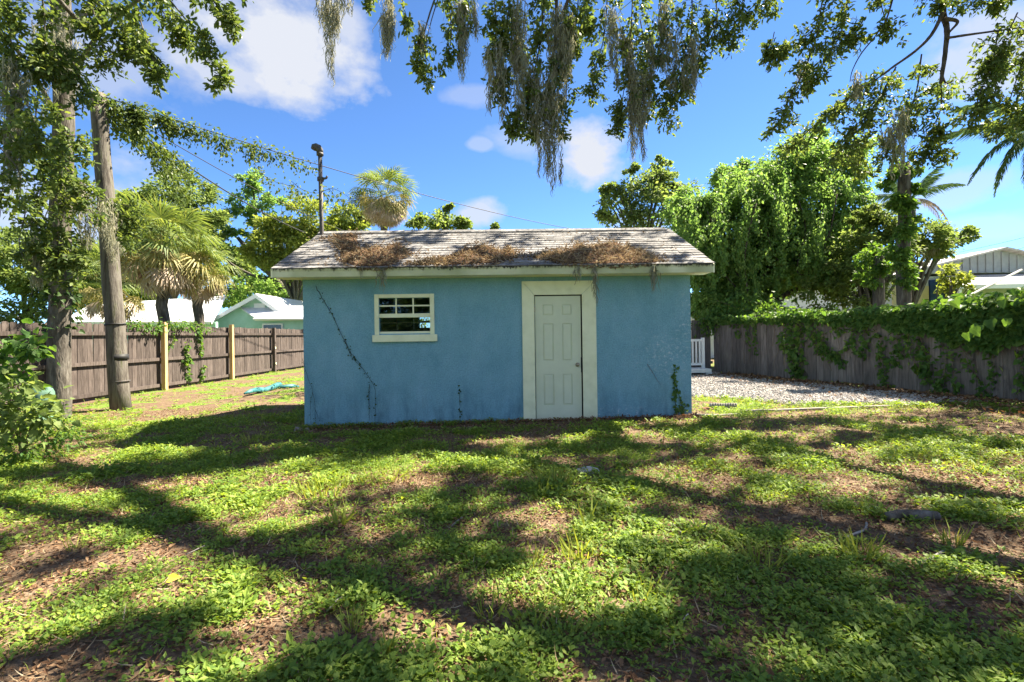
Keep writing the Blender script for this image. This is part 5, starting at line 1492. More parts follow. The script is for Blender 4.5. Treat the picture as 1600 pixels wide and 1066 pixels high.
# ------------------------------------------------------------------ vines on the right fence
def fence_vines():
    t = empty('climbing_vine', rfence(9)); tag(t, 'dense green vine blanket draped over the top of the weathered right fence', 'vine')
    o0 = np.array(t.location)
    P, A, Nn = [], [], []
    dirv = np.array(tuple((RF_B - RF_A).normalized())); nrm = np.array((-dirv[1], dirv[0], 0))     # towards the yard
    n = 19000
    s = 4.9 + 10.9 * RNG.random(n) ** 1.0
    tt = (s - RF_A.y) / (RF_B.y - RF_A.y)
    base = np.array(tuple(RF_A)) + tt[:, None] * np.array(tuple(RF_B - RF_A))
    thick = .05 + .22 * smooth(10.5, 7.5, s) + .30 * (fbm(s * 1.3, s * 0, 4, 3) - .5)
    hang = (.16 + .42 * smooth(12.5, 8.0, s)) * (.35 + 1.3 * fbm(s * 2.2, s * 0 + 3, 9, 4))
    u = RNG.random(n)
    z = 1.72 + thick * .75 - u * (hang + thick) + RNG.normal(size=n) * .04
    keep = RNG.random(n) < np.clip(.25 + 1.5 * (fbm(s * 1.6, z * 2.2, 23, 4) - .28) + .7 * smooth(10.5, 8, s) * (z > 1.0), 0, 1)
    s, z, u, base, tt = s[keep], z[keep], u[keep], base[keep], tt[keep]; n = len(s)
    outw = np.where(z > 1.7, RNG.normal(size=n) * .16, .05 + .20 * np.sqrt(RNG.random(n)) * (1 - u * .5))
    bump_ = .10 * (fbm(s * 3.3, z * 3.3, 14, 3) - .5)
    p = base + nrm * (outw + bump_)[:, None]; p[:, 2] = gz(p[:, 0], p[:, 1]) + z
    a = nrm * .5 + rdir(n) * .7; a[:, 2] -= .55
    nn = nrm * .9 + rdir(n) * .45; nn[:, 2] += .55
    S = .088 * (.6 + .85 * RNG.random(n)) * (1.1 - .25 * smooth(8, 14, s))
    leaves('leaves', p - o0, a, nn, S, T_HEART, L_vine, t)
    # a few broad heart leaves near the right edge
    pts = [at(1540, 508, 8.2), at(1556, 500, 8.2), at(1532, 512, 8.1), at(1585, 498, 7.9), at(1520, 520, 8.3), at(1500, 470, 8.6), at(1575, 470, 8.0)]
    for q, sz in zip(pts, (.22, .21, .18, .17, .16, .18, .16)):
        leaves('broad_leaf', np.array([tuple(q)]) - o0 + nrm * .16, np.array([(-.3, -.2, -.6)]) + rdir(1) * .35, nrm[None] + rdir(1) * .25 + np.array((0, 0, .3)), [sz], T_HEART, L_vine, t)
    mb = MB()
    for i in range(26):
        s0 = random.uniform(5.2, 15); a_ = rfence(s0); b_ = rfence(s0 + random.uniform(-.5, .5))
        q = Vector(nrm) * .06
        mb.tube([Vector(v) - Vector(o0) for v in wiggle(a_ + q + Vector((0, 0, 1.75)), b_ + q + Vector((0, 0, random.uniform(.3, 1.2))), 8, .035)], [.006] * 9, 4, cap=False)
    mb.build('stem', M_stem, t)
    ox = Vector(nrm) * .055
    def f(px, py):
        # point on the fence face at a photo pixel
        lo, hi = 4.9, 15.4
        for _ in range(30):
            m = (lo + hi) / 2; q = rfence(m) + ox; x = 800 + FPX * q.x / q.y
            if x > px: lo = m
            else: hi = m
        q = rfence(m) + ox; w = at(px, py, q.y); return Vector((q.x, q.y, w.z))
    for lab, paths, n_, sz, sp_ in (
        ('thick vine column falling to the gravel in the middle of the right fence', [[(1243, 500), (1240, 545), (1246, 590), (1250, 608)], [(1250, 505), (1250, 550), (1254, 600)], [(1236, 505), (1236, 550), (1241, 585)], [(1228, 505), (1222, 530), (1225, 548)]], 620, .09, .055),
        ('two thin trailing vine tips hanging on the dark far end of the right fence', [[(1166, 500), (1168, 520), (1170, 545)], [(1178, 505), (1180, 530), (1182, 552)], [(1150, 500), (1156, 515), (1150, 525)]], 110, .075, .03),
        ('vine runner slanting down to the right across the fence boards', [[(1265, 510), (1285, 535), (1305, 555), (1318, 570)], [(1280, 515), (1296, 550), (1312, 560)], [(1262, 500), (1275, 540), (1290, 548)]], 330, .085, .05),
        ('dry pale vine strand hanging straight down with brown leaves at its top', [[(1377, 525), (1374, 560), (1380, 590), (1386, 606)], [(1370, 520), (1378, 545), (1380, 600)]], 150, .08, .045),
        ('long vine looping down and back up near the fence foot', [[(1418, 520), (1425, 560), (1450, 590), (1472, 605), (1450, 618)], [(1470, 530), (1476, 570), (1468, 600), (1455, 612)], [(1440, 540), (1452, 570), (1448, 600)], [(1430, 530), (1440, 560), (1435, 580)]], 320, .08, .045),
        ('vine trails spreading to the ground at the right edge of the fence', [[(1500, 530), (1515, 570), (1540, 610), (1548, 628)], [(1540, 520), (1552, 560), (1550, 600)], [(1590, 530), (1596, 570), (1600, 610)], [(1485, 545), (1490, 590), (1495, 612)]], 230, .08, .04),
        ('short leafy vine tassels right of the middle vine column', [[(1330, 500), (1332, 525), (1326, 548)], [(1350, 505), (1352, 535), (1345, 552)], [(1398, 510), (1402, 550), (1395, 565)], [(1310, 505), (1312, 520)]], 300, .08, .06)):
        vine_along('climbing_vine', lab, [[f(*q) for q in pp] for pp in paths], n_, sz, sp_, .03, None, .007, 'vines hanging on the right fence', T=T_HEART)
    # tangle spilling from the thicket at the back corner
    pts = [at(1090, 500, 15.5), at(1130, 492, 15.2), at(1170, 485, 14.6), at(1210, 490, 14.0)]
    vine_along('climbing_vine', 'bushy vine spilling over the fence corner under the dark thicket', [[pts[0], pts[1], pts[2], pts[3]], [at(1120, 470, 15.4), at(1150, 480, 15), at(1190, 492, 14.3)], [at(1160, 465, 15), at(1200, 480, 14.3), at(1230, 490, 13.8)]], 2100, .11, .17, .16, None, .01)


fence_vines()

# vines and marks on the left fence
lf = lambda px, py: (lambda Y: Vector((-9.93 + .0, Y, at(px, py, Y).z)))(FPX * 9.93 / (800 - px))
vine_along('fence_vine', 'leafy vine creeping along the top of the plank fence beside the yellow post', [[lf(200, 502), lf(225, 504), lf(250, 505), lf(300, 508), lf(330, 512)], [lf(205, 506), lf(235, 512), lf(255, 508)], [lf(260, 505), lf(290, 504), lf(320, 508)]], 520, .09, .07, .06)
vine_along('fence_vine', 'vertical vine strand on the boards midway between the two yellow posts', [[lf(293, 532), lf(292, 555), lf(294, 580), lf(295, 593)], [lf(288, 562), lf(300, 566)]], 130, .085, .03, .02, T=T_HEART)
vine_along('fence_vine', 'vine strand hanging nearer the second yellow post', [[lf(310, 512), lf(313, 530), lf(315, 555)], [lf(318, 570), lf(316, 585), lf(313, 592)]], 120, .085, .03, .02, T=T_HEART)
vine_along('fence_vine', 'curved thin vine just right of the first yellow post', [[lf(272, 512), lf(272, 530), lf(266, 543), lf(258, 542)]], 50, .07, .02, .02, T=T_HEART)

# vines on the shed wall
sw = lambda px, py: (lambda q: q)(SHM @ Vector((0, 0, 0)) * 0 + Vector((at(px, py, 7.68).x, SHED_O.y + (at(px, py, 7.68).x - SHED_O.x) * SHED_R - .012, at(px, py, 7.68).z)))
M_dry = pm('dead_vine_stem', [(.022, .026, .02), (.05, .05, .035)], 12, .9, .2, 40)


def wall_vine(label, paths, r, n, size, mat):
    o0 = sw(*paths[0][0]); t = empty('wall_vine', o0); tag(t, label, 'vine'); mb = MB(); P = []
    for p in paths:
        pts = spline([sw(*q) - o0 for q in p], 8)
        pts = [q + Vector((random.gauss(0, .004), 0, random.gauss(0, .004))) for q in pts]
        mb.tube(pts, [r * (1 - .5 * i / len(pts)) for i in range(len(pts))], 5, cap=False, jit=.2); P += [tuple(q) for q in pts]
    mb.build('stem', M_dry, t)
    if n:
        P = np.array(P); P = P[RNG.integers(len(P), size=n)] + RNG.normal(size=(n, 3)) * np.array((.016, .004, .03)) - np.array((0, .006, 0))
        A = rdir(n) * np.array((1, .25, 1)); A[:, 2] += .2; Nn = np.tile((0, -1., .25), (n, 1)) + rdir(n) * .35
        leaves('leaves', P, A, Nn, size * (.6 + .8 * RNG.random(n)), T_HEART, mat, t)


wall_vine('dead thin vine slanting down the blue wall left of the window', [[(494, 448), (508, 472), (524, 500), (533, 520), (545, 545), (560, 565), (577, 590), (586, 606), (587, 640), (586, 662)], [(540, 530), (550, 556), (566, 575)], [(578, 600), (577, 630), (578, 658)]], .0042, 60, .022, L_dark)
wall_vine('faint dead vine near the left bottom corner of the blue wall', [[(474, 560), (482, 590), (490, 612), (494, 645), (493, 664)], [(490, 612), (486, 640), (488, 662)], [(494, 640), (500, 655)]], .0028, 12, .018, L_dark)
wall_vine('small dark vine climbing straight up the wall left of the door', [[(718, 608), (718, 630), (719, 650), (718, 664)]], .003, 18, .028, L_dark)
wall_vine('green vine climbing the right end of the blue wall from the ground', [[(1060, 648), (1066, 636), (1062, 615), (1056, 598), (1053, 588), (1058, 576)], [(1066, 650), (1070, 640), (1076, 632)], [(1058, 645), (1056, 620), (1054, 605)]], .005, 95, .045, L_vine)
wall_vine('pale dry stem leaning on the wall right of the door, standing in for a scrape mark', [[(1012, 568), (1022, 584), (1033, 602)]], .004, 0, .02, None)  # thin stem added in place of a pale scrape on the wall
for o in bpy.data.objects:
    if o.parent and str(o.parent.get('label', '')).startswith('pale dry stem leaning'): o.data.materials[0] = M_stem

# ------------------------------------------------------------------ leaf litter heaps on the shed roof
L_litter = leafmat('dead_leaf', [G(.035, .022, .014), G(.085, .046, .026), G(.16, .090, .048), G(.26, .165, .095), G(.36, .27, .18)], .15, (1.2, .9, .6), .8, clump=3, spec=.15)
L_roof = leafmat('faded_roof_leaf', [G(.055, .038, .026), G(.12, .082, .052), G(.21, .15, .095), G(.32, .25, .17), G(.42, .36, .26)], .15, (1.1, .95, .7), .85, clump=5, spec=.1)
L_straw = leafmat('dry_moss_straw', [G(.20, .14, .08), G(.30, .22, .13), G(.40, .33, .22), G(.45, .40, .30)], .2, (1.1, 1, .8), .9, clump=3, spec=.05)


def roof_pt(x, y):
    """local shed point on the front roof slope"""
    t = (y + .38) / 1.97; return Vector((x, y, 2.455 + t * .945))


def litter_heap(label, prof, n_leaf, n_straw, seed):
    """prof: list of (x, y_low, y_high, height) across the heap in shed coordinates"""
    xs = [p[0] for p in prof]; o0 = SHM @ roof_pt((xs[0] + xs[-1]) / 2, .2)
    t = empty('leaf_heap', o0, SHED_R); tag(t, label, 'leaf heap')
    loc = (Matrix.Translation(o0) @ Matrix.Rotation(SHED_R, 4, 'Z')).inverted() @ SHM
    nu, nv = 60, 16; V = []
    X = np.linspace(xs[0], xs[-1], nu)
    def surf(x, v):
        lo = np.interp(x, xs, [p[1] for p in prof]); hi = np.interp(x, xs, [p[2] for p in prof]); h = np.interp(x, xs, [p[3] for p in prof])
        v = np.clip(v, -.12, 1.25); hi = lo + (hi - lo) * (.55 + .85 * fbm(x * 5, x * 0, seed, 4)); lo = lo + .16 * np.maximum(0, fbm(x * 6, x * 0 + 5, seed + 3, 3) - .5) * (lo > -.37)
        y = lo + (hi - lo) * v
        bumpy = .0 + .75 * fbm(x * 9, y * 9, seed, 4)
        z = 2.455 + (y + .38) / 1.97 * .945 + h * np.sin(np.pi * np.clip(v * .93 + .07, 0, 1)) ** .7 * bumpy - .004
        return y, z
    U, Vv = np.meshgrid(X, np.linspace(0, 1, nv)); Yy, Zz = surf(U, Vv)
    Pm = np.stack([U, Yy, Zz], -1).reshape(-1, 3); i = np.arange(nu * nv).reshape(nv, nu)
    F = np.stack([i[:-1, :-1], i[:-1, 1:], i[1:, 1:], i[1:, :-1]], -1).reshape(-1, 4)
    ml = np.array(loc); tr = lambda P: P @ ml[:3, :3].T + ml[:3, 3]
    obj('mound', np_mesh('mound', tr(Pm), F, True), M_heap, t)
    n = n_leaf; x = xs[0] + (xs[-1] - xs[0]) * RNG.random(n); v = RNG.normal(size=n) * .42 + .46; x = x + RNG.normal(size=n) * .16
    y, z = surf(x, v); P = np.stack([x, y, z + .006 + .018 * RNG.random(n)], -1)
    A = rdir(n); A[:, 2] *= .45; Nn = rdir(n) * .8; Nn[:, 2] += .8
    P[:, 1] = np.maximum(P[:, 1], -.385); leaves('leaves', tr(P), A, Nn, .046 * (.5 + .9 * RNG.random(n)), T_CURL, L_roof, t)
    n = n_straw; x = xs[0] + (xs[-1] - xs[0]) * RNG.random(n); v = RNG.random(n) ** 1.4 * .95
    y, z = surf(x, v); P = np.stack([x, y, z + .012 + .02 * RNG.random(n)], -1)
    A = rdir(n) * np.array((1, 1, .45)); Nn = rdir(n); Nn[:, 2] += .6
    leaves('straw', tr(P), A, Nn, .10 * (.5 + RNG.random(n)), T_BLADE, L_straw, t)


M_heap = pm('rotted_litter', [(.03, .018, .012), (.09, .05, .03), (.16, .10, .06)], 25, .95, .9, 60, spec=.1)
litter_heap('long low heap of brown leaves lying left on the shed roof near the mast', [(-3.02, 1.0, 1.3, .02), (-2.85, .80, 1.42, .05), (-2.6, .30, 1.35, .07), (-2.42, -.20, 1.1, .09), (-2.2, -.36, .85, .10), (-1.9, -.38, .55, .11), (-1.65, -.37, .62, .10), (-1.52, -.2, .5, .05), (-1.46, .0, .3, .01)], 2000, 500, 3)
litter_heap('peaked heap of dark brown leaves lying in the middle of the shed roof', [(-1.27, -.36, -.2, .01), (-1.0, -.36, -.05, .04), (-.75, -.35, .12, .06), (-.55, -.33, .55, .09), (-.36, -.3, .98, .11), (-.2, -.3, .75, .10), (0, -.3, .65, .10), (.2, -.2, .6, .08), (.31, 0, .3, .01)], 2000, 600, 5)
litter_heap('wide straw brown heap of leaves lying above the door on the shed roof', [(.62, -.12, .08, .02), (.8, -.2, .22, .05), (1.05, -.36, .35, .08), (1.35, -.38, .62, .11), (1.7, -.39, .82, .14), (2.0, -.38, .70, .13), (2.25, -.37, .50, .10), (2.42, -.36, .25, .06), (2.5, -.3, -.05, .01)], 2100, 1300, 8)
n = 700; x = RNG.uniform(-3.2, 3.1, n); y = -.36 + 1.9 * RNG.random(n) ** 1.8; P = np.stack([x, y, 2.455 + (y + .38) / 1.97 * .945 + .012 + .01 * RNG.random(n)], -1)
A = rdir(n); A[:, 2] *= .3; Nn = rdir(n) * .4; Nn[:, 2] += 1
o = leaves('scattered_roof_leaves', P, A, Nn, .042 * (.5 + .9 * RNG.random(n)), T_CURL, L_roof); o.matrix_world = SHM; tag(o, kind='stuff')
# moss strands hanging from the eave
ev = lambda x, z=2.43: SHM @ Vector((x, -.40, z))
for x, L, w, n, lab in ((-2.05, .16, .015, 4, 'tiny pale moss strand hanging from the eave left of the window'), (-1.73, .36, .04, 12, 'pale moss strand hanging from the eave above the window'),
                        (1.20, .22, .08, 12, 'short dry moss fringe hanging from the eave over the door'), (1.48, .60, .035, 20, 'long pale moss strand hanging from the eave right of the door'), (2.38, .36, .06, 26, 'greenish moss tuft hanging from the eave at the right end of the heap')):
    moss('moss_strand', lab, [ev(x), ev(x + w * .4)], L, w, n, 'moss strands hanging from the eave')

# ------------------------------------------------------------------ gravel bed, edging, small objects
M_gravel = leafmat('pale_gravel', [G(.13, .118, .11), G(.24, .22, .21), G(.36, .335, .32), G(.48, .46, .45)], 0, None, .9, clump=2, spec=.1)
M_gbed = pm('gravel_bed_sand', [(.15, .125, .105), (.28, .25, .225), (.38, .35, .33)], 40, .95, .6, 60)
gp = [gpoint(1060, 624), gpoint(1110, 616), gpoint(1180, 622), gpoint(1250, 636), gpoint(1350, 637), gpoint(1440, 635), gpoint(1445, 631)]


def gravel_zone(x, y):
    """right of the shed, up to the fence, behind the edging"""
    fx = RF_A.x + (y - RF_A.y) / (RF_B.y - RF_A.y) * (RF_B.x - RF_A.x)
    d = np.minimum(fx - .30 - x, x - 1.5)
    front = 8.32 + 1.55 * smooth(5.3, 3.6, x) + .30 * (fbm(x * 1.2, x * 0, 6, 3) - .5)
    return np.minimum(np.minimum(d, y - front), 15.5 - y)


def gravel():
    xs = np.arange(1.4, 9.2, .1); ys = np.arange(8.0, 15.6, .1); X, Y = np.meshgrid(xs, ys)
    z = gravel_zone(X, Y); Z = gz(X, Y) + np.where(z > 0, .02 + .02 * np.clip(z * 2, 0, 1), -.05)
    i = np.arange(X.size).reshape(X.shape); F = np.stack([i[:-1, :-1], i[:-1, 1:], i[1:, 1:], i[1:, :-1]], -1).reshape(-1, 4)
    ok = (z.ravel()[F] > -.12).all(1)
    o = obj('gravel_bed', np_mesh('gravel_bed', np.stack([X, Y, Z], -1).reshape(-1, 3), F[ok], True), M_gbed); tag(o, kind='structure')
    n = 26000; x = 1.5 + 7.6 * RNG.random(n); y = 8.3 + 7.2 * RNG.random(n) ** 1.25; g = gravel_zone(x, y)
    k = (g > -.10 + .35 * (RNG.random(n) - .5)); x, y = x[k], y[k]; g = g[k]; n = len(x)
    ov = np.array([(1, 0, 0), (-.5, .87, 0), (-.5, -.87, 0), (.3, .2, .62), (-.25, -.1, .55)]); of = np.array([(0, 1, 3), (1, 4, 3), (1, 2, 4), (2, 3, 4), (2, 0, 3)])
    a = RNG.random(n) * 6.28; s = .018 + .022 * RNG.random(n); c_, s_ = np.cos(a), np.sin(a)
    vx = ov[None, :, 0] * c_[:, None] - ov[None, :, 1] * s_[:, None]; vy = ov[None, :, 0] * s_[:, None] + ov[None, :, 1] * c_[:, None]
    V = np.stack([x[:, None] + vx * s[:, None], y[:, None] + vy * s[:, None] * .8, (gz(x, y) + .02 + .02 * np.clip(g * 2, 0, 1))[:, None] + ov[None, :, 2] * s[:, None]], -1)
    V += RNG.normal(size=V.shape) * .003
    F = of[None] + (np.arange(n) * 5)[:, None, None]
    o = obj('gravel', np_mesh('gravel', V.reshape(-1, 3), F.reshape(-1, 3)), M_gravel); tag(o, kind='stuff')


gravel()
M_old = pm('grey_old_wood', [(.16, .14, .125), (.26, .235, .21), (.36, .33, .30)], 8, .9, .4, 40, stretch=(.4, 3, 3))


def lay(path, w, h, name, label, cat, mat, lift=0):
    pts = [gpoint(*p) for p in path]; o0 = pts[0].copy(); mb = MB(); pts = spline(pts, 4) if len(pts) > 2 else pts
    n = len(pts)
    for i, p in enumerate(pts):
        d = (pts[min(i + 1, n - 1)] - pts[max(0, i - 1)]); d.z = 0; d.normalize(); s = Vector((-d.y, d.x, 0)) * w / 2
        g = float(gz(p.x, p.y)) + lift
        for q in (p - s, p + s): mb.v.append(Vector((q.x, q.y, g - .03)) - o0)
        for q in (p + s * .9, p - s * .9): mb.v.append(Vector((q.x, q.y, g + h)) - o0)
    for i in range(n - 1):
        a, b = 4 * i, 4 * i + 4
        for k in range(4): mb.f.append([a + k, a + (k + 1) % 4, b + (k + 1) % 4, b + k][::-1])
    mb.f.append([0, 1, 2, 3]); mb.f.append([4 * n - 1, 4 * n - 2, 4 * n - 3, 4 * n - 4])
    o = mb.build(name, mat, None, bevel=.004); o.location = o0; tag(o, label, cat); return o


lay([(1165, 645), (1250, 642), (1330, 639), (1410, 636), (1462, 633)], .055, .04, 'edging_board', 'long thin grey timber edging lying along the front of the gravel', 'edging board', M_old)
lay([(1080, 649), (1120, 650), (1160, 647)], .05, .025, 'edging_board', 'short weathered timber edging piece at the right corner of the shed', 'edging board', M_old)
# scalloped concrete edging block
M_conc = pm('grey_concrete', [(.20, .175, .165), (.27, .24, .225)], 12, .95, .4, 70)
eb = gpoint(1130, 639); t = empty('edging_block', eb, -.12); tag(t, 'ribbed grey concrete garden edging block lying beside the shed corner', 'edging block')
MB().box(-.22, .22, -.02, .035, -.03, .085).build('block', M_conc, t, bevel=.006)
rib = MB().tube([(0, 0, -.02), (0, 0, .10)], [.021, .019], 10).build('rib', M_conc, t, True)
for i in range(11):
    o = rib if i == 0 else obj('rib', rib.data, None, t); o.location = (-.205 + .041 * i, -.022, .004 * math.sin(i))


def rock(label, p, s, mat, seed, name='stone', cat='stone', flat=.6):
    r = random.Random(seed); bm_v = []; nu, nv = 12, 7; F = []
    for j in range(nv + 1):
        for i in range(nu):
            th = math.pi * j / nv; ph = 2 * math.pi * i / nu; d = Vector((math.sin(th) * math.cos(ph), math.sin(th) * math.sin(ph), math.cos(th)))
            k = 1 + .28 * math.sin(3 * d.x + seed) * math.cos(2.3 * d.y + seed * 2) + .16 * math.sin(5 * d.z + 4 * d.x + seed)
            bm_v.append((d.x * s * k, d.y * s * .75 * k, d.z * s * flat * k))
    for j in range(nv):
        for i in range(nu): F.append([j * nu + i, (j + 1) * nu + i, (j + 1) * nu + (i + 1) % nu, j * nu + (i + 1) % nu])
    me = bpy.data.meshes.new(name); me.from_pydata(bm_v, [], F); me.update(); me.validate()
    o = obj(name, me, mat); o.location = p + Vector((0, 0, s * flat * .35)); tag(o, label, cat)


M_stone = pm('pale_stone', [(.30, .27, .24), (.46, .43, .39), (.52, .50, .46)], 14, .95, .6, 40)
rock('small pale stone lying in the grass in front of the door', gpoint(917, 741), .10, M_stone, 2, flat=.5)
rock('grey rock at the left bottom corner of the shed', gpoint(466, 673), .07, M_conc, 5)
rock('small dark grey rock beside the one at the shed corner', gpoint(480, 672), .045, M_conc, 7)
rock('rusty clod of earth by the edging block at the shed corner', gpoint(1105, 641), .09, pm('red_clod', [(.13, .06, .035), (.22, .11, .07)], 10, .95, .5, 30), 9, 'clod', 'earth clod', .4)
# short log and twigs
lg = gpoint(1425, 813)
o = MB().tube([Vector((-.17, .0, .03)), Vector((-.08, .01, .035)), Vector((.06, .0, .035)), Vector((.17, -.01, .03))], [.030, .036, .035, .032], 10, jit=.06).build('log', M_bark, None, True); o.location = lg; tag(o, 'short thick grey log lying on bare earth at the right', 'log')
for path, r, lab in (([(1318, 845), (1340, 840), (1352, 830), (1354, 824)], .008, 'curved pale stick lying left of the short log'), ([(705, 825), (722, 815)], .006, 'straight pale stick lying in the grass below the window'),
                     ([(1050, 820), (1065, 840)], .006, 'thin dark stick lying in the grass below the door'), ([(1440, 885), (1465, 875), (1480, 862)], .009, 'bent grey twig lying in the shade below the short log'), ([(510, 960), (530, 945), (545, 940)], .005, 'dark thin twig lying among litter at the lower left'),
                     ([(290, 870), (320, 860)], .004, 'thin straw stem lying on bare sand at the left'), ([(1060, 985), (1075, 970)], .005, 'small pale twig lying in the dark foreground shade')):
    pts = [gpoint(*q) + Vector((0, 0, .012 + .02 * (i % 2))) for i, q in enumerate(path)]; o0 = pts[0]
    mb = MB().tube(spline([p - o0 for p in pts], 5) if len(pts) > 2 else [p - o0 for p in pts], r, 6, jit=.1)
    o = mb.build('stick', M_old, None, True); o.location = o0; tag(o, lab, 'stick')
yl = gpoint(277, 914); o = leaves('fallen_leaf', np.array([[-.05, 0, .035]]), np.array([[1., .2, .1]]), np.array([[0, -.6, 1.]]), [.065], T_HEART, pm('yellow_leaf', [(.55, .40, .03), (.65, .48, .05)], 5, .6, 0)); o.location = yl; tag(o, 'single bright yellow fallen leaf on the lawn at the lower left', 'leaf')

# teal rolled sheet by the fence
M_teal = pm('teal_plastic', [(.015, .09, .10), (.03, .14, .145), (.07, .20, .20)], 6, .5, .3, 20)
p0, p1 = gpoint(384, 620), gpoint(440, 606); o0 = p0.copy(); d = p1 - p0
t = empty('rolled_tarp', o0); tag(t, 'crumpled teal plastic sheet rolled up on the grass left of the shed', 'tarp')
pts = [Vector((0, 0, .03)) + d * f + Vector((random.gauss(0, .02), random.gauss(0, .04), .05 + .03 * math.sin(f * 9))) for f in np.linspace(0, 1, 9)]
MB().tube(pts, [.02, .05, .06, .07, .065, .075, .08, .07, .03], 12, jit=.22).build('roll', M_teal, t, True)
MB().tube([pts[6] + Vector((0, .1, -.05)), pts[7] + Vector((.35, .1, -.07)), pts[8] + Vector((.45, .12, -.08))], [.05, .07, .02], 8, jit=.3).build('loose_end', M_teal, t, True)

# green utility pedestal
M_ped = pm('green_plastic', [(.05, .11, .08), (.08, .16, .115), (.12, .20, .15)], 5, .8, .05, 20)
pd = gpoint(66, 664); t = empty('utility_pedestal', pd); tag(t, 'faded green utility pedestal beside the left oak trunk', 'utility box')
prof = [(-.05, .17), (.48, .17), (.56, .165), (.62, .14), (.655, .09), (.67, .02)]
MB().tube([(0, 0, z) for z, r in prof], [r for z, r in prof], 18).build('cover', M_ped, t, True)
MB().tube([(0, 0, -.05), (0, 0, .16)], .185, 18).build('base', M_ped, t, True)

# ------------------------------------------------------------------ shrub and weeds at the left edge
def shrub(label, base, spots, n, size, mat, T=T_HEART, r=.3, stems=10):
    base = Vector(base); t = empty('shrub', base); tag(t, label, 'shrub'); P = []; A = []
    for (px, py, Y, rp, k) in spots:
        c = at(px, py, Y) - base; m = int(n * k); rr = rp * Y / FPX
        off = RNG.normal(size=(m, 3)) * rr * .55; P.append(np.array(tuple(c)) + off); A.append(unit(off) + rdir(m) * .5 - np.array((0, 0, .35)))
        mb = MB(); mb.tube(spline([(random.gauss(0, .012), random.gauss(0, .012), -.05), (c.x * .4, c.y * .4, c.z * .6), tuple(c)], 4), [.014 - .0012 * i for i in range(9)], 5); mb.build('stem', M_stem, t)
    P = np.concatenate(P); P[:, 2] = np.maximum(P[:, 2], .03); A = np.concatenate(A); Nn = rdir(len(P)) * .6; Nn[:, 2] += .9
    leaves('foliage', P, A, Nn, size * (.55 + .8 * RNG.random(len(P))), T, mat, t)


shrub('broad leaved shrub with bright yellow green tips at the left edge', gpoint(35, 715), [(40, 640, 5.6, 38, .22), (15, 660, 5.6, 34, .2), (60, 655, 5.6, 26, .14), (20, 600, 5.6, 26, .1), (5, 630, 5.7, 30, .14), (70, 630, 5.8, 14, .05)], 520, .085, L_bright)
shrub('darker green shrub stems standing behind the yellow green one at the left edge', gpoint(20, 690), [(45, 535, 6.0, 20, .16), (20, 560, 6.0, 24, .18), (55, 545, 6.0, 14, .1), (5, 575, 6.0, 22, .15), (0, 540, 6.0, 14, .08), (25, 610, 6.0, 24, .15)], 330, .10, L_vine)
shrub('low tangle of dark weeds around the foot of the left shrub', gpoint(70, 705), [(70, 690, 5.9, 34, .25), (95, 680, 6.1, 24, .2), (30, 705, 5.6, 30, .2), (110, 668, 6.4, 18, .12), (60, 665, 6.1, 30, .2), (85, 655, 6.3, 16, .1)], 1100, .055, L_vine, T_OVAL)

# ------------------------------------------------------------------ ground cover, grass, leaf litter
L_weed = leafmat('weed_leaf', [G(.065, .135, .024), G(.125, .215, .036), G(.22, .315, .050), G(.39, .46, .085)], .46, (1.35, 1.25, .5), .55, clump=.8, spec=.25)
L_grass = leafmat('grass_blade', [G(.12, .18, .035), G(.21, .27, .05), G(.32, .36, .075), G(.45, .43, .15)], .42, (1.3, 1.2, .45), .6, clump=1.2, spec=.2)


def field(n, y0, y1, pw=1.0, xl=None, xr=None):
    """random ground points inside the view wedge and a margin round it"""
    y = y0 + (y1 - y0) * RNG.random(n) ** pw
    half = 1.16 * y + .8
    x = (RNG.random(n) * 2 - 1) * half
    k = (x > -9.95) & (x < RF_A.x + (y - RF_A.y) / (RF_B.y - RF_A.y) * (RF_B.x - RF_A.x) - .05)
    k &= ~((np.abs(x - SHED_O.x) < 3.1) & (y > 7.66) & (y < 10.9))
    k &= ~((x > 1.6) & (gravel_zone(x, y) > -.02))
    return x[k], y[k]


def weeds(name, n, y0, y1, size, per, T, pw=1.0, h=.05, rad=.035):
    x, y = field(n, y0, y1, pw); c = cover(x, y); k = RNG.random(len(x)) < c ** 1.15; x, y, c = x[k], y[k], c[k]
    k_ = RNG.poisson(per, len(x)) + 1; i = np.repeat(np.arange(len(x)), k_); m = len(i)
    a = RNG.random(m) * 6.28; rr = rad * np.sqrt(RNG.random(m)); big = .65 + .7 * fbm(x * 1.4, y * 1.4, 44, 3)
    P = np.stack([x[i] + np.cos(a) * rr, y[i] + np.sin(a) * rr, np.zeros(m)], -1); P[:, 2] = gz(P[:, 0], P[:, 1]) + .006 + h * RNG.random(m) * big[i] * (.5 + .8 * c[i])
    A = np.stack([np.cos(a), np.sin(a), .25 + .5 * RNG.random(m)], -1) + rdir(m) * .35; Nn = rdir(m) * .45; Nn[:, 2] += 1
    return P, A, Nn, size * (.55 + .8 * RNG.random(m)) * big[i], T


def put(name, sets, mat):
    for j, T in enumerate({id(s[4]): s[4] for s in sets}.values()):
        ss = [s for s in sets if s[4] is T]
        o = leaves(name, np.concatenate([s[0] for s in ss]), np.concatenate([s[1] for s in ss]), np.concatenate([s[2] for s in ss]), np.concatenate([s[3] for s in ss]), T, mat); tag(o, kind='stuff')


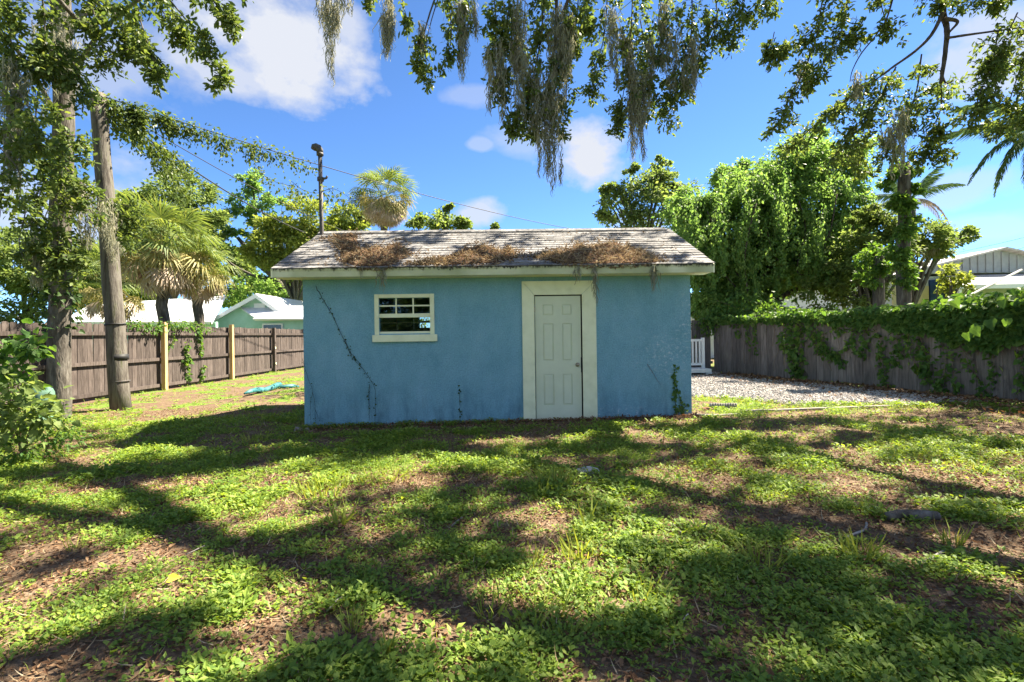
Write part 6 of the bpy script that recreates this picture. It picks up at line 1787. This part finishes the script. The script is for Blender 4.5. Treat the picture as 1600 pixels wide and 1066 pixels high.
put('ground_cover_weeds', [weeds('w', 16000, 1.5, 4.2, .025, 4, T_ROUND, .75, .035), weeds('w', 26000, 1.5, 4.4, .028, 4, T_OVAL, .75, .035), weeds('w', 2600, 1.5, 5.5, .042, 2.2, T_OVAL, .8, .05), weeds('w', 9000, 1.5, 4.5, .018, 7, T_ROUND, .8, .02, .05), weeds('w', 9000, 1.5, 4.5, .030, 4, T_SLIM, .8, .03, .04),
                           weeds('w', 62000, 4.0, 8.4, .028, 4, T_FAR, .8, .045), weeds('w', 12000, 4.0, 9, .05, 2, T_FAR, .9, .05), weeds('w', 15000, 8, 24, .055, 3, T_FAR, 1.3, .04)], L_weed)


def blades(n, y0, y1, size, pw=1.0, thr=.45):
    x, y = field(n, y0, y1, pw); c = cover(x, y) * smooth(thr - .1, thr + .25, fbm(x * 1.7, y * 1.7, 77, 4)); k = RNG.random(len(x)) < c; x, y = x[k], y[k]; m = len(x)
    P = np.stack([x, y, gz(x, y)], -1); A = rdir(m) * .7; A[:, 2] = np.abs(A[:, 2]) + .55; return P, A, rdir(m), size * (.5 + .9 * RNG.random(m)), T_BLADE


def tufts(spots):
    P, A, S = [], [], []
    for (px, py, r, n, hgt) in spots:
        g = gpoint(px, py); a = RNG.random(n) * 6.28; rr = r * np.sqrt(RNG.random(n)); x = g.x + np.cos(a) * rr; y = g.y + np.sin(a) * rr
        P.append(np.stack([x, y, gz(x, y)], -1)); d = np.stack([np.cos(a) * .45, np.sin(a) * .45, np.ones(n)], -1) + rdir(n) * .3; A.append(d); S.append(hgt * (.5 + .7 * RNG.random(n)))
    P, A, S = map(np.concatenate, (P, A, S)); return P, A, rdir(len(P)), S, T_BLADE


TUFTS = [(505, 770, .22, 120, .14), (600, 750, .25, 110, .12), (530, 820, .06, 30, .2), (860, 760, .18, 70, .18), (905, 870, .13, 60, .15), (920, 830, .03, 8, .22), (828, 880, .10, 40, .10), (552, 985, .04, 34, .10), (610, 1020, .03, 24, .11), (840, 960, .14, 40, .14), (770, 960, .08, 26, .14), (1010, 940, .06, 20, .14), (1345, 870, .10, 60, .14), (1490, 850, .07, 30, .14), (1190, 880, .10, 40, .14), (390, 690, .2, 60, .12), (880, 990, .06, 20, .10), (120, 860, .06, 18, .10), (1530, 740, .05, 16, .12), (1180, 700, .2, 60, .1), (640, 700, .3, 70, .1)]
put('grass', [blades(70000, 1.6, 5, .042, .8, .34), blades(80000, 4.5, 9.5, .06, .85, .34), blades(30000, 8.5, 24, .09, 1.2, .38), tufts(TUFTS)], L_grass)


def litter(n, y0, y1, size, T, pw=1.0, thin=.5):
    x, y = field(n, y0, y1, pw); c = cover(x, y); k = RNG.random(len(x)) < 1 - thin * c; x, y = x[k], y[k]; m = len(x)
    P = np.stack([x, y, gz(x, y) + .006 + .012 * RNG.random(m)], -1); A = rdir(m); A[:, 2] *= .25; Nn = rdir(m) * .35; Nn[:, 2] += 1
    return P, A, Nn, size * (.5 + .9 * RNG.random(m)), T


def band_litter(n, x0, x1, y0, y1, size):
    x = x0 + (x1 - x0) * RNG.random(n); y = y0 + (y1 - y0) * RNG.random(n); P = np.stack([x, y, gz(x, y) + .012 + .02 * RNG.random(n)], -1); A = rdir(n); A[:, 2] *= .3; Nn = rdir(n) * .4; Nn[:, 2] += 1
    return P, A, Nn, size * (.5 + .9 * RNG.random(n)), T_CURL


fe = RNG.random(5200); fy = 5 + 9.5 * fe; fx = RF_A.x + (fy - RF_A.y) / (RF_B.y - RF_A.y) * (RF_B.x - RF_A.x) - .05 - np.abs(RNG.normal(size=5200)) * .75
fp = np.stack([fx, fy, gz(fx, fy) + .03 + .02 * RNG.random(5200)], -1); fa = rdir(5200); fa[:, 2] *= .3; fn = rdir(5200) * .4; fn[:, 2] += 1
put('fallen_leaves', [litter(42000, 1.5, 5, .028, T_CURL, .8, .3), litter(2500, 1.5, 6, .046, T_CURL, .8), litter(30000, 4.5, 10, .034, T_CURL, .9), band_litter(1100, -3.3, 2.9, 7.0, 7.66, .045), band_litter(1500, -3.35, 2.9, 7.5, 7.67, .045), (fp, fa, fn, .075 * (.6 + .8 * RNG.random(5200)), T_CURL)], L_litter)
put('dry_twigs_and_straw', [litter(5000, 1.5, 5, .065, T_BLADE, .8), litter(5000, 4.5, 9, .08, T_BLADE, .9)], L_straw)

# ------------------------------------------------------------------ the dark wooded edge behind the camera, seen mirrored in the window
for (x, y, r, lab) in ((-9, -9, 2.6, 'dark leafy tree mirrored at the left in the shed window'), (-4.5, -11, 2.8, 'dark leafy tree mirrored at the right in the shed window')):
    tree('backyard_tree', lab, (x, y, 0), [((x, y, 2.6), (r, r, 1.9), 40), ((x + .8, y + .5, 1.2), (r, r, 1.2), 24), ((x + .5, y, 4.4), (r, r, 1.4), 24)], 9000, .26, L_dark, M_bark_d, trunk_r=.2, n_limb=6)

shrub('sunlit yellow green bush behind the shed, glimpsed through its window', gbase(640, 13.6), [(600, 470, 13.6, 70, .2), (660, 480, 13.6, 70, .2), (640, 430, 13.6, 60, .2), (690, 440, 13.6, 50, .1)], 2600, .12, L_yellow, T_FAR)
